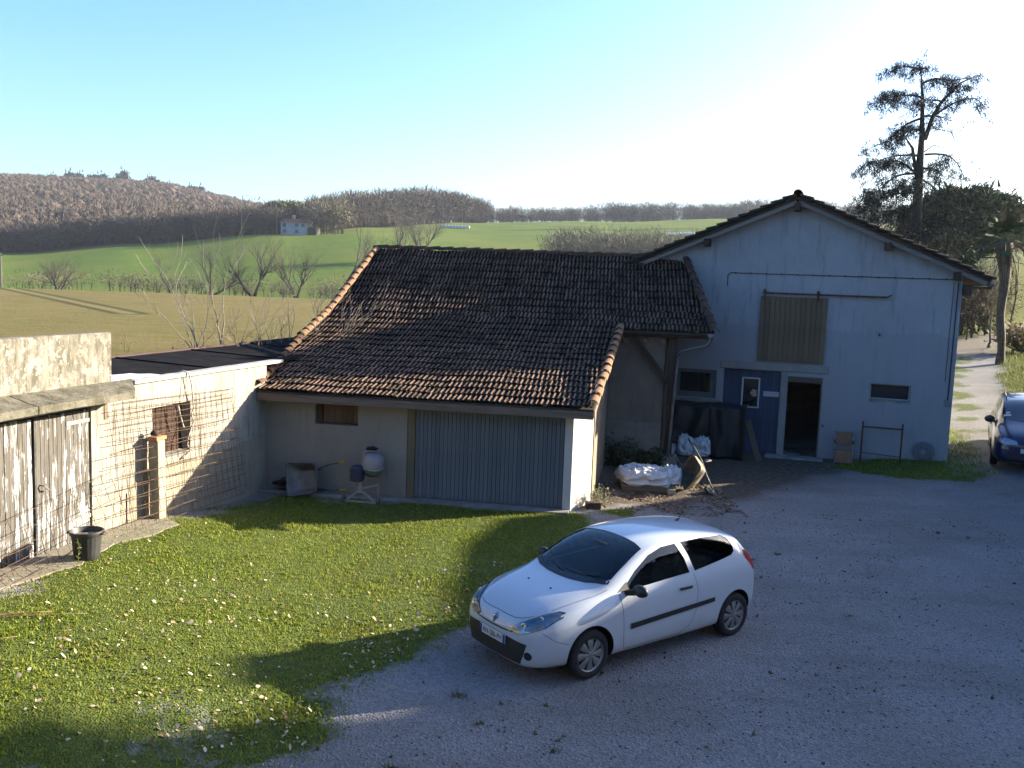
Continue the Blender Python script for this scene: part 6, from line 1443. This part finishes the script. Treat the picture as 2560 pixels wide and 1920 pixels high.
# needle foliage
def needles(mb_pts, size, rnd, droop=.5, n=5, wid=.20):
    P = np.array([p[:] for p in mb_pts]); k = len(P)*n; P = np.repeat(P, n, 0)+RNG.normal(size=(k, 3))*size*.45
    d = RNG.normal(size=(k, 3)); d[:, 2] -= droop*1.6; d /= np.linalg.norm(d, axis=1, keepdims=True); s_ = np.cross(d, RNG.normal(size=(k, 3))); s_ /= np.linalg.norm(s_, axis=1, keepdims=True)
    L = size*(.5+RNG.random((k, 1))); V = np.stack([P-s_*L*wid*.5, P+s_*L*wid*.5, P+d*L+s_*L*.04], 1).reshape(-1, 3); return V, np.arange(k*3).reshape(-1, 3)
def mat_needle(name, cols):
    t = NT(name); c = t.ramp(t.isl(), [(i/(len(cols)-1), c) for i, c in enumerate(cols)]); return t.fin(c, .9, spec=.1)
M_CED = mat_needle('cedar needles', [(.012, .020, .016), (.020, .032, .024), (.034, .048, .034)])
M_PINE = mat_needle('pine needles', [(.045, .07, .028), (.08, .105, .042), (.12, .14, .06)])
M_CBARK = bark('cedar bark', (.03, .026, .023), (.075, .065, .055))
def cedar():
    Yc = 60.0; Z = lambda x, y: ((2040+x*.3134)/1.15732, (120+y*.3134)/1.15732)
    R = random.Random(5)
    def W(x, y, dy=0): a, b = Z(x, y); p = at(a, b, Yc+dy); return p
    base = W(785, 1700); g = float(tz(base.x, base.y)); base.z = g
    root = thing('cedar_tree', 'tall dark cedar with tiered drooping branches and gaps of sky behind the barn', 'tree', base)
    L = lambda p: p-base
    tr = MB(); tr.tube([Vector((0, 0, -.2)), L(W(788, 1500)), L(W(812, 1200)), L(W(822, 1000)), L(W(845, 700)), L(W(850, 400)), L(W(836, 170))], [.42, .36, .30, .25, .17, .10, .03], 10)
    lead = [(868, 730), (930, 550), (1000, 430), (1150, 280), (1290, 215)]; tr.tube([L(W(*p)) for p in lead], [.15, .13, .10, .06, .02], 7)
    tr.tube([L(W(800, 1020)), L(W(770, 800)), L(W(705, 700))], [.12, .09, .03], 6)
    tr.build('trunk', M_CBARK, root, True)
    br = [([(836, 170), (700, 135), (575, 195)], 1.0, .8), ([(836, 175), (880, 150), (915, 210)], .6, .5), ([(850, 400), (790, 370), (600, 385), (430, 450)], 1.1, 1.0), ([(940, 540), (1100, 430), (1280, 385), (1360, 490)], 1.0, 1.0), ([(855, 280), (950, 235), (1080, 265), (1170, 240), (1310, 250)], 1.1, 1.0),
          ([(845, 560), (720, 600), (600, 720), (540, 755), (370, 825)], 1.2, 1.2), ([(850, 545), (930, 540), (1010, 550), (1090, 590)], .9, .9), ([(830, 860), (700, 850), (560, 870), (340, 970)], 1.0, 1.1), ([(800, 1000), (640, 870), (520, 960), (420, 1090)], .9, 1.0), ([(800, 1000), (620, 1010), (500, 1150), (290, 1240)], 1.2, 1.3), ([(870, 850), (1020, 840), (1130, 900), (1200, 1080)], .8, .9), ([(850, 960), (960, 960), (1060, 1070)], .8, .8),
          ([(780, 1150), (640, 1160), (480, 1210), (280, 1330)], 1.5, 1.6), ([(830, 1280), (960, 1190), (1180, 1130), (1400, 1250)], 1.1, 1.0), ([(800, 1350), (600, 1280), (350, 1400)], 1.6, 1.8), ([(810, 1440), (900, 1370), (1010, 1400)], .7, .6), ([(845, 660), (780, 640), (700, 690), (610, 720)], 1.0, 1.0), ([(830, 1030), (770, 1090), (700, 1130)], 1.2, 1.3), ([(830, 1040), (900, 1080), (1000, 1150)], 1.1, 1.2), ([(850, 420), (800, 440), (700, 480)], .7, .7), ([(1000, 430), (960, 410), (880, 420)], .6, .7), ([(845, 690), (900, 660), (960, 560)], .7, .6), ([(1150, 290), (1120, 330), (1160, 360)], .7, .6)]
    pts = []; lm = MB()
    def limb(P3, r, dens, hang):
        lm.tube(P3, [r*(1-.85*i/(len(P3)-1)) for i in range(len(P3))], 5, False)
        tot = sum((b-a).length for a, b in zip(P3[:-1], P3[1:])); n = max(8, int(tot*10*dens)); 
        for i in range(n):
            f = (R.random()**.75); q = f*(len(P3)-1); j = min(int(q), len(P3)-2); p = P3[j].lerp(P3[j+1], q-j)
            if f < .18: continue
            dn = R.random()**1.6*hang*.85; side = Vector((R.gauss(0, .28), R.gauss(0, .55), 0))*(.5+f); e = p+side+Vector((0, 0, .12-dn)); pts.append(e)
            if R.random() < .35: lm.tube([p, e], [.012, .005], 3, False)
    for poly, dens, hang in br:
        dy = R.uniform(-2.2, 2.2); P3 = [L(W(x, y, dy*i/(len(poly)-1))) for i, (x, y) in enumerate(poly)]
        # smooth the polyline
        Q = []
        for a, b in zip(P3[:-1], P3[1:]): Q += [a, a.lerp(b, .5)]
        Q.append(P3[-1]); Q = [Q[0]]+[Q[i]*.5+(Q[i-1]+Q[i+1])*.25 for i in range(1, len(Q)-1)]+[Q[-1]]
        limb(Q, .08, dens, hang)
        for s_ in (0, 1):      # side boughs reaching towards and away from the viewer
            if R.random() < .55:
                k = R.randint(1, len(Q)-2); s0 = Q[k]; a = R.choice((-1, 1)); e = s0+Vector((R.gauss(0, .5), a*R.uniform(1.0, 2.6), R.uniform(-.1, .3))); limb([s0, s0.lerp(e, .5)+Vector((0, 0, .15)), e], .035, dens*.8, hang*.8)
    for i in range(34):        # boughs in the other compass directions
        h = R.uniform(.04, .78)*(R.random()**.5); z0 = 1+h*15.5; a = R.choice((-1, 1))*pi/2+R.gauss(0, .6); ln = (1-h)*4.2+1.2
        s0 = Vector((.35*h*1.0+.2, 0, z0)); d = Vector((cos(a), sin(a), 0)); limb([s0, s0+d*ln*.5+Vector((0, 0, .5)), s0+d*ln+Vector((0, 0, -.1))], .06, .9, .9)
    for bp in ([(930, 640), (1000, 655), (1080, 670), (1170, 710)], [(860, 830), (940, 775), (1030, 800)], [(1080, 670), (1100, 720), (1120, 755)]):
        lm.tube([L(W(*p)) for p in bp], [.04, .03, .02, .008][:len(bp)], 4, False)
    lm.build('limbs', M_CBARK, root, True)
    V, F = needles(pts, .25, R, .7, 26, .15); npmesh('crown', V, F, M_CED, root)
cedar()
def umbrella_pine(name, label, c, H, rx, rz, seed, n=900, group=None, size=.5, lean=0):
    R = random.Random(seed); root = thing(name, label, 'tree', c, 0, group); tm_ = MB(); zc = H-rz
    top = Vector((lean, 0, zc-rz*.65)); tm_.tube([Vector((0, 0, -.3)), Vector((lean*.4, 0, top.z*.5)), top], [H*.022, H*.019, H*.014], 8); lm = MB(); pts = []
    for i in range(46):
        a = R.uniform(0, 2*pi); q = R.random()**.5; e = Vector((lean+rx*q*cos(a), rx*q*sin(a), zc+rz*(.25-.75*q*q)+R.gauss(0, .15)*rz)); mid = top.lerp(e, .55)+Vector((0, 0, .06*rx))
        lm.tube([top, mid, e], [H*.008, H*.006, H*.002], 4, False)
    k = 0
    while k < n:
        d = Vector((R.gauss(0, 1), R.gauss(0, 1), R.gauss(0, 1))).normalized(); q = R.uniform(.72, 1.0); lum = 1+.16*mnoise.noise(d*3.2+Vector((seed, 0, 0)))
        p = Vector((lean+d.x*rx*q*lum, d.y*rx*q*lum, zc+d.z*rz*q*lum))
        if d.z < -.35: continue
        pts.append(p); k += 1
    tm_.build('trunk', M_CBARK, root, True); lm.build('limbs', M_CBARK, root, True)
    V, F = needles(pts, size, R, -.3, 12, .3); npmesh('crown', V, F, M_PINE, root); return root
pb = at(2078, 560, 78); pg = float(tz(pb.x, 78)); tp = at(2078, 412, 78).z
umbrella_pine('umbrella_pine', 'broad umbrella pine with a rounded crown behind the cedar', (pb.x, 78, pg), tp-pg, 5.1, 3.3, 3, 1500, size=.62)
hp = on_ground(618, 372); umbrella_pine('umbrella_pine', 'dark flat-topped pine behind the far farmhouse', hp, 11.5, 8.5, 2.2, 8, 500, size=1.6)
def small_conifer(name, label, c, H, R_, seed, mat, group=None, tiers=9, size=.5, dens=16):
    R = random.Random(seed); root = thing(name, label, 'tree', c, 0, group); m = MB(); m.tube([(0, 0, -.3), (0, 0, H*.97)], [H*.02, H*.004], 5); m.build('trunk', M_CBARK, root); pts = []
    for i in range(tiers):
        z = H*(.08+.9*i/tiers); rr = R_*(1-.92*i/tiers)
        for k in range(dens): a = R.uniform(0, 2*pi); q = R.random()**.6; pts.append(Vector((rr*q*cos(a), rr*q*sin(a), z-.12*rr*q+R.gauss(0, .02)*H)))
    V, F = needles(pts, size, R, .35, 5, .4); npmesh('crown', V, F, mat, root); return root
small_conifer('young_cedar', 'young cedar showing over the right slope of the barn roof', on_ground(2078, 56), 5.2, 2.0, 4, M_PINE, None, 9, .42, 26)
c0 = None; pos = [(165+random.uniform(-20, 20), 0) for _ in range(6)]+[(200, 0), (214, 0), (228, 0), (243, 0), (252, 0), (262, 0), (268, 0), (272, 0), (110, 0), (118, 0), (130, 0), (322, 0), (330, 0), (340, 0), (364, 0), (372, 0), (412, 0), (420, 0), (434, 0), (178, 0), (190, 0), (236, 0)]
for i, (vx, _) in enumerate(pos):
    Y = 985+random.uniform(-25, 25); p = on_ground(vx, Y); hgt = random.uniform(15, 21)*(1.2 if 255 < vx < 275 else 1)
    if c0 is None: c0 = small_conifer('ridge_conifer', 'small dark conifer on the skyline of the wooded hill', p, 18, 3.2, 9, M_CED, 'conifers on the hill skyline', 8, 3.0, 12); o = c0
    else: o = copy_tree(c0)
    o.location = p; o.scale = (hgt/18,)*3; o.rotation_euler.z = i*1.3
# palm beside the track
def palm():
    b = at(2160, 772, 43); g = float(gz(b.x, 43)); top = at(2172, 520, 43); root = thing('palm_tree', 'shaggy fan palm with a slender fibrous trunk beside the track', 'tree', (b.x, 43, g)); R = random.Random(2)
    t1 = Vector((top.x-b.x, 0, top.z-g)); m = MB(); k = 16
    m.tube([t1*(i/k)+Vector((.06*sin(i*.7), 0, -.1)) for i in range(k+1)], [(.165+.04*R.random())*(1 if i < 9 else 1.0+.12*(i-9)) for i in range(k+1)], 9); m.build('trunk', bark('palm fibre', (.05, .04, .03), (.13, .10, .075)), root, True)
    m = MB(); pts = []
    for i in range(120):
        f = R.uniform(.62, .98); a = R.uniform(0, 2*pi); p = t1*f; r_ = .28+.12*f; s0 = p+Vector((r_*cos(a), r_*sin(a), 0)); m.add([s0, s0+Vector((.06*sin(a), -.06*cos(a), .02)), s0+Vector((.16*cos(a), .16*sin(a), -R.uniform(.3, .7)))], [(0, 1, 2)])
    m.build('dead_fronds', bark('dead palm frond', (.10, .085, .06), (.2, .17, .12)), root)
    ml, mf = MB(), MB()
    for i in range(34):
        a = R.uniform(0, 2*pi); el = R.uniform(-.7, 1.2); d = Vector((cos(a)*cos(el), sin(a)*cos(el), sin(el))); L = R.uniform(.7, 1.1); e = t1+d*L+Vector((0, 0, -.12)); mf.tube([t1, t1+d*L*.5+Vector((0, 0, .06)), e], .015, 4, False)
        sd = d.orthogonal().normalized() if abs(d.z) > .95 else Vector((-d.y, d.x, 0)).normalized(); up = sd.cross(d)
        for j in range(17):
            b_ = -1.35+2.7*j/16; v = (d*cos(b_)+sd*sin(b_)); l2 = .62*(.75+.25*cos(b_))*R.uniform(.85, 1.1); tip = e+v*l2+Vector((0, 0, -.22*l2-.1*(1 if R.random() < .4 else 0))); w_ = (v.cross(up)).normalized()*.028; mdl = e+v*l2*.55
            ml.add([e, mdl+w_, tip, mdl-w_], [(0, 1, 2, 3)])
    mf.build('leaf_stalks', bark('palm stalk', (.08, .10, .04), (.13, .15, .06)), root); ml.build('crown', mat_needle('palm leaf', [(.025, .045, .02), (.05, .075, .03), (.09, .11, .05)]), root)
palm()
bare_tree('bare_tree', 'thin bare sapling standing just left of the palm', on_ground(2140, 49), 3.6, .5, 71, M_BARK, 3, .07, None, (2, 3), .5, .5)
bare_tree('bare_tree', 'tall thin bare tree poking up behind the palm crown', on_ground(2180, 62), 9.6, .45, 72, M_BROWNB, 4, .08, None, (3, 4), .4, .6)
# green hedge shrub far right behind the palm
bush('shrub', 'brown shrub growing to the right of the palm', 'bush', on_ground(2215, 47), 1.6, 2, .22, mat_grass('brown shrub leaf', [(.10, .07, .04), (.14, .12, .05)]), M_BROWNB, 88, twig=20)

# ------------------------------------------------------------------ far things
def far_house():
    p = on_ground(640, 352); root = thing('far_house', 'far white farmhouse with a red tiled roof at the wood edge', 'house', p, radians(-12)); M_FH = simple('far house render', (.42, .43, .45), (.52, .52, .53), .6)
    m = MB(); m.box((-6.2, -4, -.5), (6.2, 4, 5.4)); m.build('wall', M_FH, root)
    m = MB(); m.add([(-6.8, -4.6, 5.3), (6.8, -4.6, 5.3), (6.8, 0, 7.3), (-6.8, 0, 7.3), (6.8, 4.6, 5.3), (-6.8, 4.6, 5.3)], [(0, 1, 2, 3), (3, 2, 4, 5), (0, 3, 5), (1, 4, 2), (0, 5, 4, 1)]); r_ = m.build('roof', simple('red far tile', (.30, .10, .055), (.42, .17, .09), .8), root)
    m = MB(); m.box((-2.4, -.7, 6.8), (-1.2, .6, 8.9)); m.build('chimney', simple('chimney brick', (.5, .36, .28)), r_)
    for (x, z) in ((-4.4, 3.4), (1.6, 3.4), (-4.4, .6), (1.6, .6), (4.6, 3.4)):
        m = MB(); m.box((x-.75, -4.08, z), (x+.75, -4.0, z+1.5)); w_ = m.build('window', simple('far shutter', (.10, .11, .13)), root); m = MB(); m.box((x-.3, -4.12, z+.15), (x+.3, -4.085, z+1.35)); m.build('pane', M_GLASSDK, w_)
    m = MB(); m.box((6.3, -2.5, -.5), (10, 3, 3.6)); m.build('annex', simple('annex wall', (.05, .05, .045)), root); root.scale = (.82, .82, .82)
far_house()
M_BALE = simple('white bale wrap', (.62, .63, .64), (.74, .74, .74), 2, .5)
def bale(p, label, group):
    m = MB(); m.lathe([(0, -.6), (.5, -.6), (.62, -.5), (.65, 0), (.62, .5), (.5, .6), (0, .6)], 14, Matrix.Translation((0, 0, .62)) @ Matrix.Rotation(pi/2, 4, 'X')); o = m.build('bale', M_BALE, None, True, 50); o.location = p; return tag(o, label, 'bale', group)
for i in range(9):
    p = on_ground(948+i*7.1, 438); b = bale(p, 'white wrapped bale in the row on the left green field', 'bales on the left field'); b.scale = (1.25,)*3
for i in range(12):
    p = on_ground(1428+i*5.8, 392+i*.5); b = bale(p, 'white wrapped bale in the row by the barn roof', 'bales on the right field'); b.scale = (1.1,)*3
for vx, Y, H, lb in ((5, 170, 6.3, 'grey utility pole at the left edge of the stubble field'), (439, 262, 7.5, 'utility pole on the green field behind the left bare tree'), (521, 338, 7.5, 'slim utility pole at the top of the green field'), (596, 344, 9.0, 'utility pole left of the far farmhouse')):
    p = on_ground(vx, Y); t_ = thing('utility_pole', lb, 'pole', p, 0, 'utility poles'); m = MB(); m.tube([(0, 0, -.5), (0, 0, H)], [.16, .11], 8); m.build('shaft', bark('pole wood', (.12, .11, .10), (.2, .18, .16)), t_)
    m = MB(); m.bar((-.5, 0, H-.4), (.5, 0, H-.4), .1, .1); m.build('crossarm', M_FARB, t_)
# ------------------------------------------------------------------ the farmhouse behind; unseen wing and pine placed to shade the yard
S2 = Vector((cos(SUN_AZ), sin(SUN_AZ), 0)); W2 = Vector((-sin(SUN_AZ), cos(SUN_AZ), 0))
def SW(s_, w_, z): return S2*s_+W2*w_+Vector((0, 0, z))
M_HOUSE = mat_plaster('farmhouse render', (.36, .32, .26), (.26, .23, .19), .3)
house = thing('farmhouse', 'rendered farmhouse with a tiled roof behind the viewpoint', 'house', (0, 0, 0))
m = MB(); m.box((-14, -10, -.2), (14, -.6, 6.2)); m.build('wall', M_HOUSE, house)
m = MB(); m.add([(-14.4, -.2, 6.1), (14.4, -.2, 6.1), (14.4, -5.3, 8.4), (-14.4, -5.3, 8.4), (-14.4, -10.4, 6.1), (14.4, -10.4, 6.1)], [(0, 1, 2, 3), (3, 2, 5, 4), (0, 3, 4), (1, 5, 2), (0, 4, 5, 1)]); m.build('roof', M_TILE, house)
wing = thing('unseen_wing', 'unseen house wing beyond the right edge, its roofline shaped to shade the yard', 'house', (0, 0, 0))
TE_ = math.tan(SUN_EL); S0 = 27.0
prof = [(18.0, 12.0), (17.45, 11.6), (16.80, 9.2), (16.62, 6.5), (15.1, 5.2), (12.7, 4.1), (11.2, 3.6), (9.2, 2.5), (8.6, 2.2), (8.3, -2.5), (4, -3), (-4, -3)]  # unseen wing: ridge outline shaped so its shadow ends at these distances
R_ = [SW(S0, w_, (S0-st)*TE_) for w_, st in prof]
EA = [SW(23.6, w_+(.5 if i == 0 else 0), max(3.2, (S0-st)*TE_-2.2)) for i, (w_, st) in enumerate(prof)]
EB = [SW(30.4, w_+(.5 if i == 0 else 0), max(3.2, (S0-st)*TE_-2.2)) for i, (w_, st) in enumerate(prof)]
k = len(prof); m = MB(); fs = []
for i in range(k-1): fs += [(i, i+1, k+i+1, k+i), (i+1, i, 2*k+i, 2*k+i+1)]
fs += [(0, k, 2*k), (k-1, 3*k-1, 2*k-1)]
m.add(R_+EA+EB, fs); m.build('roof', M_TILE, wing)
m = MB(); vs = []
for L in (EA, EB): vs += [v-Vector((0, 0, .1)) for v in L]+[Vector((v.x, v.y, -.2)) for v in L]
fs = [(i, i+1, k+i+1, k+i) for i in range(k-1)]+[(2*k+i, 2*k+i+1, 3*k+i+1, 3*k+i) for i in range(k-1)]+[(0, k, 3*k, 2*k), (k-1, 2*k-1, 4*k-1, 3*k-1)]
m.add(vs, fs); m.build('wall', M_HOUSE, wing)
m = MB(); p = SW(S0, 10.75, 0); q = Matrix.Translation(p) @ Matrix.Rotation(SUN_AZ, 4, 'Z'); zc = (S0-1.1)*TE_; m.box((-.4, -.42, 5), (.4, .42, zc), q); m.build('chimney', M_HOUSE, wing)

tr_ = umbrella_pine('shade_pine', 'unseen evergreen added beyond the right edge to shade the lower lawn', SW(31.5, 4.7, 0), 13.0, 4.1, 2.9, 17, 3200, size=.75)  # out-of-view tree added to cast shade on the near lawn
# ------------------------------------------------------------------ air
m = MB(); m.box((-2600, -60, -6), (2600, 3100, 130)); hz = m.build('haze', None); tag(hz, 'thin blue winter haze over the valley', 'haze', kind='stuff')
hm = bpy.data.materials.new('haze'); hm.use_nodes = True; hn = hm.node_tree; hn.nodes.clear(); ho = hn.nodes.new('ShaderNodeOutputMaterial'); hv = hn.nodes.new('ShaderNodeVolumePrincipled')
hv.inputs['Color'].default_value = (.72, .82, 1, 1); hv.inputs['Density'].default_value = .0001; hv.inputs['Anisotropy'].default_value = .2
hn.links.new(hv.outputs[0], ho.inputs['Volume']); hz.data.materials.append(hm)
